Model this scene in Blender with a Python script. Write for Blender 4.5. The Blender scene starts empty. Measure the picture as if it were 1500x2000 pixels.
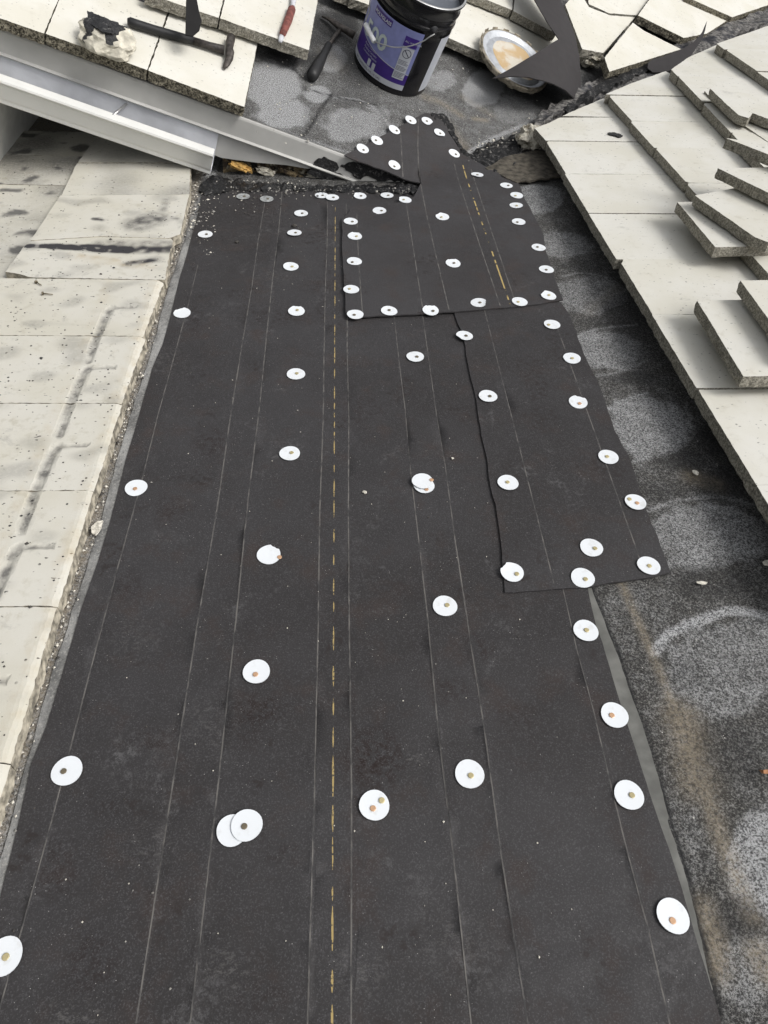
import bpy, bmesh, math, random
import numpy as np
from mathutils import Vector, Matrix, noise as mnoise
from mathutils.geometry import delaunay_2d_cdt
rnd = random.Random(7)
sc = bpy.context.scene; COL = sc.collection
V3 = lambda *a: np.array(a, float)
nrm = lambda v: np.asarray(v, float) / np.linalg.norm(v)

# ---------------------------------------------------------------- camera
FPX, TA, TB, CH = 1387.0, .32, .27, 1.04
ca, sa = math.cos(math.atan(TA)), math.sin(math.atan(TA))
EX, EY, EZ = V3(ca, 0, sa), V3(0, 1, 0), V3(-sa, 0, ca)       # main roof: up the slope, along the eave, normal
_Y = nrm((-95, 1520, -FPX)); _X = nrm((1, 0, -95 / FPX)); _N = np.cross(_X, _Y)
RW = np.array([EX, EY, EZ]).T @ np.array([_X, _Y, _N])        # camera axes in world
CAM = EZ * CH
cd = bpy.data.cameras.new('camera'); co = bpy.data.objects.new('camera', cd); COL.objects.link(co)
cd.sensor_fit = 'VERTICAL'; cd.sensor_height = 24; cd.lens = FPX / 2000 * 24
cd.clip_start = .01; cd.clip_end = 500
m4 = Matrix.Identity(4)
for i in range(3):
    for j in range(3): m4[i][j] = RW[i, j]
    m4[i][3] = CAM[i]
co.matrix_world = m4; sc.camera = co

# ---------------------------------------------------------------- light
SUN_EL, SUN_AZ = math.radians(60), math.radians(125)           # azimuth from +Y towards +X
w = bpy.data.worlds.new("World"); sc.world = w; w.use_nodes = True
wn = w.node_tree.nodes; wl = w.node_tree.links
bg = wn['Background']; sky = wn.new('ShaderNodeTexSky'); sky.sky_type = 'NISHITA'; sky.sun_disc = False
sky.sun_elevation = SUN_EL; sky.sun_rotation = SUN_AZ; sky.air_density = 1.0; sky.dust_density = 6.0; sky.ozone_density = 1.0
hs = wn.new('ShaderNodeHueSaturation'); hs.inputs['Saturation'].default_value = .15
wl.new(sky.outputs[0], hs.inputs['Color']); wl.new(hs.outputs[0], bg.inputs['Color'])
bg.inputs['Strength'].default_value = .135
sl = bpy.data.lights.new('sun', 'SUN'); sl.energy = 1.4; sl.angle = math.radians(20); sl.color = (1, .97, .92)
so = bpy.data.objects.new('sun', sl); COL.objects.link(so)
sd = Vector((math.sin(SUN_AZ) * math.cos(SUN_EL), math.cos(SUN_AZ) * math.cos(SUN_EL), math.sin(SUN_EL)))
so.rotation_euler = sd.to_track_quat('Z', 'Y').to_euler(); so.location = (0, 0, 6)
sc.view_settings.view_transform = 'Standard'; sc.view_settings.look = 'None'
sc.view_settings.exposure = 0.12; sc.view_settings.gamma = 1

# ---------------------------------------------------------------- frames
def ray(px, py): return RW @ nrm((px - 750, 1000 - py, -FPX))
class Frame:
    def __init__(s, o, x, y):
        s.o = np.asarray(o, float); s.x = nrm(x); s.z = nrm(np.cross(s.x, nrm(y))); s.y = np.cross(s.z, s.x)
    def W(s, u, v, h=0): return s.o + s.x * u + s.y * v + s.z * h
    def hit(s, px, py, h=0):
        r = ray(px, py); return CAM + r * (np.dot(s.o + s.z * h - CAM, s.z) / np.dot(r, s.z))
    def px(s, px, py, h=0):
        p = s.hit(px, py, h) - s.o; return np.array([p @ s.x, p @ s.y])
    def loc(s, p): p = np.asarray(p) - s.o; return np.array([p @ s.x, p @ s.y, p @ s.z])
    def mat(s, o=None):
        m = Matrix.Identity(4); o = s.o if o is None else o
        for i in range(3): m[i][0] = s.x[i]; m[i][1] = s.y[i]; m[i][2] = s.z[i]; m[i][3] = o[i]
        return m
def pxof(p):
    c = RW.T @ (np.asarray(p) - CAM); return 750 + FPX * c[0] / -c[2], 1000 - FPX * c[1] / -c[2]
FM = Frame((0, 0, 0), EX, EY)
P0 = FM.hit(820, 355)
UY = nrm((0, 1, TB))
FU = Frame(P0, (1, 0, 0), UY)
def FVhit(px, py, h=0):
    r = ray(px, py)
    t = min(np.dot(F.o + F.z * h - CAM, F.z) / np.dot(r, F.z) for F in (FM, FU) if np.dot(r, F.z) < 0)
    return CAM + r * t

# ---------------------------------------------------------------- materials
MATS = {}
class NT:
    def __init__(s, name, rough=.8, spec=.3, metal=0):
        s.m = bpy.data.materials.new(name); s.m.use_nodes = True; s.t = s.m.node_tree; s.n = s.t.nodes; s.l = s.t.links
        s.b = s.n['Principled BSDF']; s.b.inputs['Roughness'].default_value = rough
        s.b.inputs['Specular IOR Level'].default_value = spec; s.b.inputs['Metallic'].default_value = metal
        tc = s.n.new('ShaderNodeTexCoord'); oi = s.n.new('ShaderNodeObjectInfo')
        mm = s.n.new('ShaderNodeVectorMath'); mm.operation = 'MULTIPLY_ADD'
        cmb = s.n.new('ShaderNodeCombineXYZ')
        for i in range(3): s.l.new(oi.outputs['Random'], cmb.inputs[i])
        mm.inputs[1].default_value = (13.7, 9.1, 5.3)
        s.l.new(cmb.outputs[0], mm.inputs[0]); s.l.new(tc.outputs['Object'], mm.inputs[2]); s.co = mm.outputs[0]
        MATS[name] = s.m
    def noise(s, scale, detail=3, rough=.55, stretch=None, dist=0):
        n = s.n.new('ShaderNodeTexNoise'); n.inputs['Scale'].default_value = scale; n.inputs['Detail'].default_value = detail
        n.inputs['Roughness'].default_value = rough; n.inputs['Distortion'].default_value = dist
        src = s.co
        if stretch:
            v = s.n.new('ShaderNodeVectorMath'); v.operation = 'MULTIPLY'; v.inputs[1].default_value = stretch; s.l.new(src, v.inputs[0]); src = v.outputs[0]
        s.l.new(src, n.inputs['Vector']); return n.outputs['Fac']
    def vor(s, scale):
        n = s.n.new('ShaderNodeTexVoronoi'); n.inputs['Scale'].default_value = scale; s.l.new(s.co, n.inputs['Vector']); return n
    def ramp(s, x, a, b, lo=0., hi=1.):
        n = s.n.new('ShaderNodeMapRange'); n.interpolation_type = 'SMOOTHSTEP'
        for k, v in zip(('From Min', 'From Max', 'To Min', 'To Max'), (a, b, lo, hi)): n.inputs[k].default_value = v
        s.l.new(x, n.inputs['Value']); return n.outputs[0]
    def math(s, op, a, b):
        n = s.n.new('ShaderNodeMath'); n.operation = op; n.use_clamp = op in ('MULTIPLY', 'ADD', 'MAXIMUM')
        for i, v in enumerate((a, b)):
            if isinstance(v, (int, float)): n.inputs[i].default_value = v
            else: s.l.new(v, n.inputs[i])
        return n.outputs[0]
    def mix(s, f, a, b):
        n = s.n.new('ShaderNodeMix'); n.data_type = 'RGBA'
        for k, v in ((0, f), (6, a), (7, b)):
            if isinstance(v, (int, float)): n.inputs[k].default_value = v
            elif isinstance(v, tuple): n.inputs[k].default_value = (*v, 1)
            else: s.l.new(v, n.inputs[k])
        return n.outputs[2]
    def attr(s, name='stain'):
        n = s.n.new('ShaderNodeAttribute'); n.attribute_name = name; sp = s.n.new('ShaderNodeSeparateColor')
        s.l.new(n.outputs['Color'], sp.inputs[0]); return sp.outputs
    def col(s, c):
        if isinstance(c, tuple): s.b.inputs['Base Color'].default_value = (*c, 1)
        else: s.l.new(c, s.b.inputs['Base Color'])
    def rough(s, x): s.l.new(x, s.b.inputs['Roughness'])
    def bump(s, x, strength=.5, dist=.002):
        n = s.n.new('ShaderNodeBump'); n.inputs['Strength'].default_value = strength; n.inputs['Distance'].default_value = dist
        s.l.new(x, n.inputs['Height']); s.l.new(n.outputs[0], s.b.inputs['Normal'])
def simple(name, c, rough=.6, metal=0, spec=.4, var=.15, scale=40, bump=.0):
    t = NT(name, rough, spec, metal); n = t.noise(scale, 4)
    t.col(t.mix(t.ramp(n, .3, .7), tuple(x * (1 - var) for x in c), tuple(min(1, x * (1 + var)) for x in c)))
    if bump: t.bump(n, bump, .001)
    return t.m
# membrane felt
def membrane_mat(name, kb=1.0, dust=1.0):
    t = NT(name, .7, .35)
    big = t.noise(2.3, 4, .6); mid = t.noise(11, 5, .65); fine = t.noise(420, 2, .7); gr = t.noise(170, 3, .7)
    c = t.mix(t.ramp(big, .35, .65), (.036 * kb, .033 * kb, .0335 * kb), (.051 * kb, .0485 * kb, .0505 * kb))
    c = t.mix(t.ramp(mid, .50, .72, 0, .7), c, (.041, .031, .028))
    a = t.attr()
    c = t.mix(t.math('MULTIPLY', a[2], t.ramp(t.noise(85, 4, .75), .44, .56)), c, (.016, .010, .009))
    c = t.mix(t.math('MULTIPLY', a[0], t.ramp(t.noise(95, 5, .8, (1, 2, 1)), .50, .64, 0, .7)), c, (.13, .125, .12))
    c = t.mix(t.ramp(fine, .48, .72, 0, .6), c, (.088, .085, .09))
    sm = t.noise(7.0, 6, .7, dist=.6)
    c = t.mix(t.math('MULTIPLY', t.ramp(sm, .55, .72, 0, .75 * dust), t.ramp(t.noise(90, 5, .8), .46, .64)), c, (.10, .098, .10))
    sp = t.ramp(t.vor(150).outputs['Distance'], .10, .05)
    c = t.mix(t.math('MULTIPLY', t.math('MULTIPLY', sp, t.ramp(t.noise(23, 3), .50, .62)), .8 * dust), c, (.42, .41, .40))
    dk = t.math('MULTIPLY', t.ramp(t.noise(9, 2), .60, .68), t.ramp(t.noise(75, 4, .7), .5, .6))
    c = t.mix(t.math('MULTIPLY', dk, .75), c, (.022, .017, .016))
    t.col(c); t.bump(t.math('ADD', t.math('MULTIPLY', fine, .5), t.math('MULTIPLY', gr, .5)), .55, .0012)
    t.rough(t.ramp(mid, .3, .7, .55, .8)); return t.m
M_MEMB = membrane_mat('membrane_felt', .72, 1.2)
M_MEMB2 = membrane_mat('membrane_felt_clean', .82, .6)
M_MEMB3 = simple('membrane_felt_bare', (.042, .039, .040), .85, 0, .2, .06, 30, .1)
M_MEMB4 = simple('membrane_felt_black', (.014, .0135, .014), .8, 0, .2, .1, 30, .1)
t = NT('chalk_line', .8); n = t.noise(60, 4, .7, (3, .6, 1)); t.col(t.mix(t.ramp(n, .35, .62), (.045, .044, .045), (.135, .128, .12)))
t = NT('yellow_broken', .8); n = t.noise(30, 2, .5, (.2, 1.0, 1)); t.col(t.mix(t.ramp(n, .46, .52), (.042, .040, .040), (.40, .30, .12)))
t = NT('yellow_dash', .8); n = t.noise(11, 3, .6, (.2, 1.0, 1)); n2 = t.noise(200, 2, .6)
t.col(t.mix(t.ramp(n2, .34, .50), (.048, .045, .042), (.38, .285, .12)))
# weathered underlayment
def deck_mat(name):
    t = NT(name, .85, .3); a = t.attr()
    g = t.noise(330, 3, .85); g2 = t.noise(150, 4, .75); mid = t.noise(28, 5, .7); big = t.noise(6, 4, .6)
    def sub(x, k):
        n_ = t.n.new('ShaderNodeMath'); n_.operation = 'MULTIPLY_ADD'; t.l.new(x, n_.inputs[0]); n_.inputs[1].default_value = k; n_.inputs[2].default_value = -.5 * k; return n_.outputs[0]
    def add(x, y):
        n_ = t.n.new('ShaderNodeMath'); n_.operation = 'ADD'; t.l.new(x, n_.inputs[0]); t.l.new(y, n_.inputs[1]); return n_.outputs[0]
    m = t.ramp(add(add(a[0], sub(mid, .8)), sub(g2, 1.0)), .05, 1.05)
    dark = t.mix(t.ramp(g, .47, .64), (.022, .021, .020), (.16, .155, .145))
    pale = t.mix(t.ramp(g, .42, .57), (.060, .061, .063), (.43, .435, .44))
    c = t.mix(m, dark, pale)
    c = t.mix(t.ramp(g2, .60, .70, 0, .5), c, (.30, .29, .27))
    c = t.mix(t.math('MULTIPLY', a[1], t.ramp(g2, .3, .62, .1, .8)), c, (.30, .25, .18))
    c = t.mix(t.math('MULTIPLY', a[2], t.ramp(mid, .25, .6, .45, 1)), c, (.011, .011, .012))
    sp = t.math('MULTIPLY', t.ramp(t.vor(90).outputs['Distance'], .12, .06), t.ramp(t.noise(20, 2), .56, .62))
    c = t.mix(t.math('MULTIPLY', sp, .9), c, (.6, .58, .54))
    t.col(c); t.bump(t.math('ADD', t.math('MULTIPLY', g, .6), t.math('MULTIPLY', mid, .4)), .9, .003); return t.m
M_DECK = deck_mat('weathered_underlayment')
# tiles
def tile_mat(name, base, dirt, specks):
    t = NT(name, .8, .25); a = t.attr()
    big = t.noise(5, 4, .6); mid = t.noise(26, 5, .7); f = t.noise(380, 3, .7)
    c = t.mix(t.ramp(big, .35, .65), base, tuple(x * y for x, y in zip(base, (.93, .92, .88))))
    c = t.mix(t.ramp(mid, .54, .74, 0, .5 * dirt), c, (.42, .39, .31))
    c = t.mix(t.ramp(t.noise(12, 6, .75, dist=.5), .58, .75, 0, .6 * dirt), c, (.33, .32, .29))
    c = t.mix(t.ramp(f, .60, .74, 0, .30), c, (.35, .33, .28))
    v = t.vor(48); sp = t.ramp(v.outputs['Distance'], .15, .09)
    c = t.mix(t.math('MULTIPLY', sp, t.ramp(t.noise(17, 2), .5, .6, 0, specks)), c, (.05, .048, .045))
    v = t.noise(75, 2, .5, (1, 2.2, 1)); c = t.mix(t.math('MULTIPLY', t.ramp(v, .70, .73), min(1, specks)), c, (.06, .058, .055))
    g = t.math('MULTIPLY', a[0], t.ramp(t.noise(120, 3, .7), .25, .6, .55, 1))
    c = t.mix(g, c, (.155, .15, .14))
    c = t.mix(t.math('MULTIPLY', a[1], t.ramp(mid, .35, .6)), c, (.45, .36, .22))
    c = t.mix(t.math('MULTIPLY', a[2], t.ramp(t.noise(55, 4, .7), .22, .40)), c, (.045, .044, .048))
    t.col(c); t.bump(t.math('ADD', t.math('MULTIPLY', f, .3), t.math('MULTIPLY', mid, .5)), .5, .0012); return t.m
M_TR = tile_mat('tile_cream_clean', (.66, .648, .60), .75, .6)
M_TL = tile_mat('tile_cream_dirty', (.60, .583, .525), 1.25, 1.3)
M_TU = tile_mat('tile_cream_upper', (.67, .655, .60), .5, .6)
t = NT('tile_rough_edge', .95, .1); g = t.noise(190, 4, .8); g2 = t.noise(500, 2, .7); md = t.noise(30, 3)
c = t.mix(t.ramp(g, .38, .62), (.15, .14, .118), (.46, .435, .37)); c = t.mix(t.ramp(g2, .58, .72, 0, .6), c, (.55, .52, .45))
c = t.mix(t.ramp(md, .5, .7, 0, .35), c, (.09, .084, .07)); t.col(c); t.bump(t.math('ADD', t.math('MULTIPLY', g, .7), t.math('MULTIPLY', g2, .3)), 1, .005)
M_EDGE = t.m
t = NT('tile_dark_edge', .95, .1); g = t.noise(150, 4, .8); c = t.mix(t.ramp(g, .4, .62), (.04, .037, .03), (.34, .31, .24)); t.col(c); t.bump(g, 1, .005)
M_EDGED = t.m
M_EDGEC = simple('tile_cast_edge', (.33, .30, .24), .9, var=.6, scale=60, bump=1)
M_CAP = NT('cap_white', .38, .5); n = M_CAP.noise(60, 3); M_CAP.col(M_CAP.mix(M_CAP.ramp(n, .55, .75, 0, .4), (.76, .79, .82), (.55, .55, .53))); M_CAP = M_CAP.m
M_CAPD = simple('cap_dusty', (.30, .31, .31), .7, var=.35, scale=120)
M_BRASS = simple('nail_brass', (.50, .43, .24), .4, .25); M_COPP = simple('nail_copper', (.58, .36, .22), .4, .25)
M_RUST = simple('nail_dark', (.17, .145, .10), .5, .4)
M_METAL = simple('painted_aluminium', (.66, .66, .635), .45, .0, .4, .04, 9)
M_METALD = simple('painted_aluminium_fascia', (.47, .465, .445), .5, .0, .4, .10, 7)
M_GALV = simple('gutter_inside', (.58, .59, .62), .55, .0, .3, .16, 7)
M_WALL = simple('stucco_wall', (.62, .62, .59), .9, var=.06, scale=30, bump=.4)
t = NT('tar', .35, .5); g = t.noise(40, 5, .7); t.col(t.mix(t.ramp(t.noise(90, 4, .75), .58, .68), (.011, .011, .012), (.17, .165, .155))); t.bump(g, 1, .012); M_TAR = t.m
t = NT('tar_dusty', .7, .3); g = t.noise(60, 5, .75); t.col(t.mix(t.ramp(g, .52, .66), (.014, .014, .015), (.15, .145, .14))); t.bump(g, 1, .012); M_TARD = t.m
t = NT('mortar_grey', .95, .1); g = t.noise(45, 6, .75); g2 = t.noise(12, 3)
c = t.mix(t.ramp(g, .38, .62), (.055, .053, .055), (.27, .26, .245)); c = t.mix(t.ramp(g2, .52, .68), c, (.055, .056, .064)); t.col(c); t.bump(g, 1, .012); M_MORT = t.m
t = NT('mortar_pale', .95, .1); g = t.noise(50, 6, .75); c = t.mix(t.ramp(g, .36, .58), (.16, .14, .10), (.60, .57, .49)); t.col(c); t.bump(g, 1, .01); M_MORTP = t.m
t = NT('rotten_timber', .9, .2); g = t.noise(12, 5, .7, (1, 1, 4)); g2 = t.noise(30, 5, .7)
c = t.mix(t.ramp(g, .40, .52), (.045, .034, .026), (.22, .17, .10)); c = t.mix(t.ramp(g2, .52, .62), c, (.42, .39, .31)); c = t.mix(t.ramp(t.noise(14, 5, .7), .52, .58), c, (.012, .012, .012)); t.col(c); t.bump(g2, 1, .012); M_ROT = t.m
M_STRIP = simple('grey_underlay_strip', (.135, .135, .125), .7, var=.25, scale=25, bump=.4)
t = NT('dusty_grey_strip', .85, .2); g = t.noise(200, 4, .75); m_ = t.noise(14, 4, .6, (1, .5, 1))
c = t.mix(t.ramp(m_, .35, .65), (.12, .12, .118), (.30, .30, .295)); c = t.mix(t.ramp(g, .5, .7, 0, .6), c, (.45, .44, .41)); c = t.mix(t.ramp(g, .42, .34, 0, .6), c, (.04, .04, .038)); t.col(c); t.bump(g, .6, .002); M_STRIPL = t.m
M_BLACK = simple('black_rubber', (.018, .018, .019), .5, bump=.3); M_STEEL = simple('worn_steel', (.085, .075, .068), .5, .55, var=.5, scale=70, bump=.6)
M_WIRE = simple('wire_steel', (.42, .42, .42), .35, .7); M_RED = simple('red_paint_worn', (.17, .055, .045), .75, var=.4, scale=60)
M_PAIL = simple('bucket_black', (.008, .008, .010), .22, 0, .5); M_WHITEP = simple('white_plastic', (.74, .75, .76), .4)
M_LAV = simple('label_lavender', (.23, .25, .50), .4, var=.08); M_PUR = simple('label_purple', (.050, .022, .20), .35, var=.08); M_LABW = simple('label_white', (.50, .52, .57), .45, var=.04)
M_LGREY = simple('label_pale_grey', (.50, .56, .54), .45, var=.04); M_LINK = simple('label_ink', (.03, .03, .06), .5)
t = NT('bucket_tar', .25, .5); g = t.noise(9, 4, .6); t.col(t.mix(t.ramp(g, .4, .6), (.10, .11, .13), (.17, .18, .20))); t.bump(g, .5, .01); M_BTAR = t.m
t = NT('lid_residue', .5, .4); g = t.noise(9, 5, .6, dist=.4); t.col(t.mix(t.ramp(g, .42, .58), (.60, .56, .48), (.50, .36, .20))); t.bump(g, .5, .003); M_RES = t.m
M_LID = simple('lid_lacquer', (.55, .57, .60), .3, .3); M_LIDR = simple('lid_rim_gold', (.38, .34, .27), .3, .6, var=.5, scale=40)
M_PEB = simple('crumb_pale', (.60, .57, .50), .9, var=.3, scale=200); M_LEAF = simple('dry_leaf', (.32, .15, .07), .7)
M_FOAM = simple('foam_yellow', (.50, .30, .09), .8, var=.4, scale=60, bump=.8)
M_GROUND = simple('lawn_ground', (.06, .075, .035), .95, var=.4, scale=3)

# ---------------------------------------------------------------- mesh helpers
def tag(o, label=None, cat=None, group=None, kind=None):
    if cat and not kind: kind = 'thing'
    for k, v in (('label', label), ('category', cat), ('group', group), ('kind', kind)):
        if v: o[k] = v
    return o
def link(name, me, mats, parent=None, mat=None):
    o = bpy.data.objects.new(name, me); COL.objects.link(o)
    for m in (mats if isinstance(mats, (list, tuple)) else [mats]): me.materials.append(m)
    if mat is not None: o.matrix_world = mat
    if parent is not None:
        o.parent = parent; o.matrix_parent_inverse = parent.matrix_world.inverted()
    return o
def mesh(name, vs, fs, mats, frame=None, parent=None, mi=None, smooth=False, origin=None):
    """vs in WORLD coordinates; object gets the frame's axes and an origin at `origin` (default the centroid)"""
    vs = np.asarray(vs, float); F = frame or Frame((0, 0, 0), (1, 0, 0), (0, 1, 0))
    o0 = vs.mean(0) if origin is None else np.asarray(origin, float)
    d = vs - o0; L = np.stack([d @ F.x, d @ F.y, d @ F.z], 1)
    me = bpy.data.meshes.new(name); me.from_pydata(L.tolist(), [], [list(f) for f in fs])
    if mi is not None: me.polygons.foreach_set('material_index', mi)
    if smooth: me.polygons.foreach_set('use_smooth', [True] * len(me.polygons))
    me.update()
    return link(name, me, mats, parent, F.mat(o0))
def empty(name, loc):
    o = bpy.data.objects.new(name, None); COL.objects.link(o); o.empty_display_size = .05; o.matrix_world = Matrix.Translation(Vector(loc)); return o
def densify(pts, step, jit=0., seed=0, closed=True):
    r = random.Random(seed); out = []; n = len(pts)
    for i in range(n if closed else n - 1):
        a, b = np.array(pts[i], float), np.array(pts[(i + 1) % n], float); L = np.linalg.norm(b - a); k = max(1, int(L / step))
        d = (b - a) / max(L, 1e-9); q = np.array([-d[1], d[0]])
        for j in range(k): out.append(a + (b - a) * j / k + (q * r.uniform(-jit, jit) if j else 0))
    if not closed: out.append(np.array(pts[-1], float))
    return out
def cdt(outline, grid, holes=()):
    """triangulate; grid = spacing of interior points; holes = polygons given their own id"""
    ccw = lambda q: q if sum(q[i - 1][0] * q[i][1] - q[i][0] * q[i - 1][1] for i in range(len(q))) > 0 else q[::-1]
    outline = ccw(list(outline)); holes = [ccw(list(h)) for h in holes]
    P = np.array(outline); lo, hi = P.min(0), P.max(0)
    vs = [tuple(p) for p in outline]; faces = [list(range(len(vs)))]
    for h in holes:
        k = len(vs); vs += [tuple(p) for p in h]; faces.append(list(range(k, k + len(h))))
    if grid:
        for x in np.arange(lo[0] + grid * .5, hi[0], grid):
            for y in np.arange(lo[1] + grid * .5, hi[1], grid):
                vs.append((x + rnd.uniform(-.2, .2) * grid, y + rnd.uniform(-.2, .2) * grid))
    v, e, f, ov, oe, of = delaunay_2d_cdt([Vector(p) for p in vs], [], faces, 1, 1e-6)
    F, ids = [], []
    for t_, src in zip(f, of):
        if 0 in src: F.append(list(t_)); ids.append(max(src))
    v = np.array([tuple(p) for p in v])
    if holes and F:
        c_ = v[np.array(F)].mean(1); ids = np.zeros(len(F), int)
        for k, h in enumerate(holes): ids[inpoly(c_, h)] = k + 1
        ids = ids.tolist()
    return v, F, ids
def slab(name, outline, top, th, mats, frame, grid=.05, rough=0., holes=(), hole_mats=(), parent=None, paint=None, smooth=False, rings=2, side_fn=None, under=(0, 0, 0)):
    """outline in 2D, top(x, y) -> world point of the upper face, th = thickness along the frame normal"""
    v2, F, ids = cdt(outline, grid, holes)
    if not F: raise ValueError('empty outline %s %s' % (name, [tuple(np.round(q, 3)) for q in outline[::6]]))
    used = sorted({i for f in F for i in f}); rm = {a: b for b, a in enumerate(used)}
    v2 = v2[used]; F = [[rm[i] for i in f] for f in F]
    T = np.array([top(*p) for p in v2]); n = len(T)
    F2 = []
    for f in F:
        a, b, c = (T[i] for i in f)
        F2.append(f if np.cross(b - a, c - a) @ frame.z > 0 else f[::-1])
    F = F2; ec = {}
    for f in F:
        for i in range(3):
            e = (f[i], f[(i + 1) % 3]); ec[e] = 1
    bd = [e for e in ec if (e[1], e[0]) not in ec]
    mi = [0 if k == 0 else hole_mats[k - 1] for k in ids]
    nside = len(mats) - 1 if len(mats) > 1 else 0
    V = list(T); Fs = list(F); bset = sorted({i for e in bd for i in e})
    out = {i: np.zeros(3) for i in bset}
    for a, b in bd:
        d = np.cross(T[b] - T[a], frame.z); d = d / max(np.linalg.norm(d), 1e-9); out[a] += d; out[b] += d
    prev = {}
    for i in bset: prev[i] = len(V); V.append(T[i].copy())
    for r in range(1, rings + 1):
        cur = {}
        for i in bset:
            cur[i] = len(V); o = out[i] / max(np.linalg.norm(out[i]), 1e-9)
            V.append(T[i] - frame.z * th * (r / rings) + np.array(under) * (r / rings) + o * (rnd.uniform(-1, 1) * rough))
        for a, b in bd:
            Fs.append([prev[b], prev[a], cur[a], cur[b]])
            ix = nside
            if side_fn:
                ix = side_fn(frame.loc((T[a] + T[b]) / 2), out[a])
            mi.append(ix)
        prev = cur
    # underside
    base = len(V); bi = {}
    for i in range(n):
        if i in prev: bi[i] = prev[i]
        else: bi[i] = len(V); V.append(T[i] - frame.z * th + np.array(under))
    for f in F: Fs.append([bi[i] for i in f[::-1]]); mi.append(nside)
    o = mesh(name, V, Fs, mats, frame, parent, mi, origin=T.mean(0))
    if smooth:
        me = o.data
        me.polygons.foreach_set('use_smooth', [i < len(F) for i in range(len(me.polygons))])
    if paint is not None:
        at = o.data.color_attributes.new('stain', 'FLOAT_COLOR', 'POINT')
        c = np.zeros((len(V), 4)); c[:, 3] = 1
        c[:n, :3] = paint(np.array([frame.loc(p)[:2] for p in T]))
        for j_, i_ in enumerate(bset): c[n + j_] = c[i_]
        at.data.foreach_set('color', c.ravel())
    return o
def tube(name, pts, rad, mat, parent=None, seg=10, flat=None, caps=True, frame=None, smooth=True):
    """pts in world; rad list or number; flat = (axis, factor) squash along an axis"""
    pts = [np.asarray(p, float) for p in pts]; n = len(pts); rad = [rad] * n if isinstance(rad, (int, float)) else rad
    V, Fs = [], []; up = V3(.13, .21, .97)
    for i, p in enumerate(pts):
        d = nrm(pts[min(i + 1, n - 1)] - pts[max(i - 1, 0)]); s = np.cross(d, up); s = s / max(np.linalg.norm(s), 1e-6); q = np.cross(s, d)
        for k in range(seg):
            a = 2 * math.pi * k / seg; o = (s * math.cos(a) + q * math.sin(a)) * rad[i]
            if flat: o = o - flat[0] * (o @ flat[0]) * (1 - (flat[1][i] if isinstance(flat[1], (list, tuple)) else flat[1]))
            V.append(p + o)
    for i in range(n - 1):
        for k in range(seg):
            a, b = i * seg + k, i * seg + (k + 1) % seg; Fs.append([a, b, b + seg, a + seg])
    if caps: Fs.append(list(range(seg))[::-1]); Fs.append([(n - 1) * seg + k for k in range(seg)])
    return mesh(name, V, Fs, mat, frame, parent, smooth=smooth)
def spline(pts, k=6):
    pts = [np.asarray(p, float) for p in pts]; out = []
    for i in range(len(pts) - 1):
        p0, p1, p2, p3 = pts[max(i - 1, 0)], pts[i], pts[i + 1], pts[min(i + 2, len(pts) - 1)]
        for j in range(k):
            t = j / k; out.append(.5 * (2 * p1 + (p2 - p0) * t + (2 * p0 - 5 * p1 + 4 * p2 - p3) * t * t + (3 * p1 - p0 - 3 * p2 + p3) * t ** 3))
    out.append(pts[-1]); return out
def box(name, F, u0, u1, v0, v1, h0, h1, mats, parent=None, bev=0):
    V = [F.W(u, v, h) for h in (h0, h1) for u, v in ((u0, v0), (u1, v0), (u1, v1), (u0, v1))]
    Fs = [[3, 2, 1, 0], [4, 5, 6, 7], [0, 1, 5, 4], [1, 2, 6, 5], [2, 3, 7, 6], [3, 0, 4, 7]]
    o = mesh(name, V, Fs, mats, F, parent)
    if bev:
        md = o.modifiers.new('b', 'BEVEL'); md.width = bev; md.segments = 2
    return o
def lump(name, c, size, F, mat, seed=0, sub=3, amp=.35, freq=2.2, parent=None, mi_fn=None):
    bm = bmesh.new(); bmesh.ops.create_icosphere(bm, subdivisions=sub, radius=1)
    V = []
    for v in bm.verts:
        p = v.co; k = 1 + amp * mnoise.noise(Vector((seed * 3.1, 1.7, seed)) + p * freq) + amp * .4 * mnoise.noise(p * freq * 3.1 + Vector((seed, 0, 0)))
        V.append(F.W(*(F.loc(c)[:2] + np.array([p.x * size[0], p.y * size[1]]) * k), F.loc(c)[2] + p.z * size[2] * k))
    fs = [[v.index for v in f.verts] for f in bm.faces]; mi = None
    if mi_fn: mi = [mi_fn(*f.calc_center_median()) for f in bm.faces]
    bm.free(); return mesh(name, V, fs, mat, F, parent, mi)
def pdist(P, line):
    """distance of points P (N,2) to a polyline"""
    d = np.full(len(P), 1e9)
    for a, b in zip(line[:-1], line[1:]):
        a, b = np.array(a), np.array(b); ab = b - a; t_ = np.clip(((P - a) @ ab) / (ab @ ab), 0, 1)
        d = np.minimum(d, np.linalg.norm(P - (a + t_[:, None] * ab), axis=1))
    return d
def inpoly(P, poly):
    x, y = P[:, 0], P[:, 1]; c = np.zeros(len(P), bool); n = len(poly)
    for i in range(n):
        (x1, y1), (x2, y2) = poly[i], poly[(i + 1) % n]
        if y1 == y2: continue
        c ^= ((y1 > y) != (y2 > y)) & (x < (x2 - x1) * (y - y1) / (y2 - y1) + x1)
    return c
def sstep(x, a, b): t_ = np.clip((x - a) / (b - a), 0, 1); return t_ * t_ * (3 - 2 * t_)
def vnoise(P, s, seed=0): return np.array([mnoise.noise(Vector((x * s, y * s, seed * 7.3))) for x, y in P])
ORD = ['first', 'second', 'third', 'fourth', 'fifth', 'sixth', 'seventh', 'eighth', 'ninth', 'tenth', 'eleventh', 'twelfth']

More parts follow.
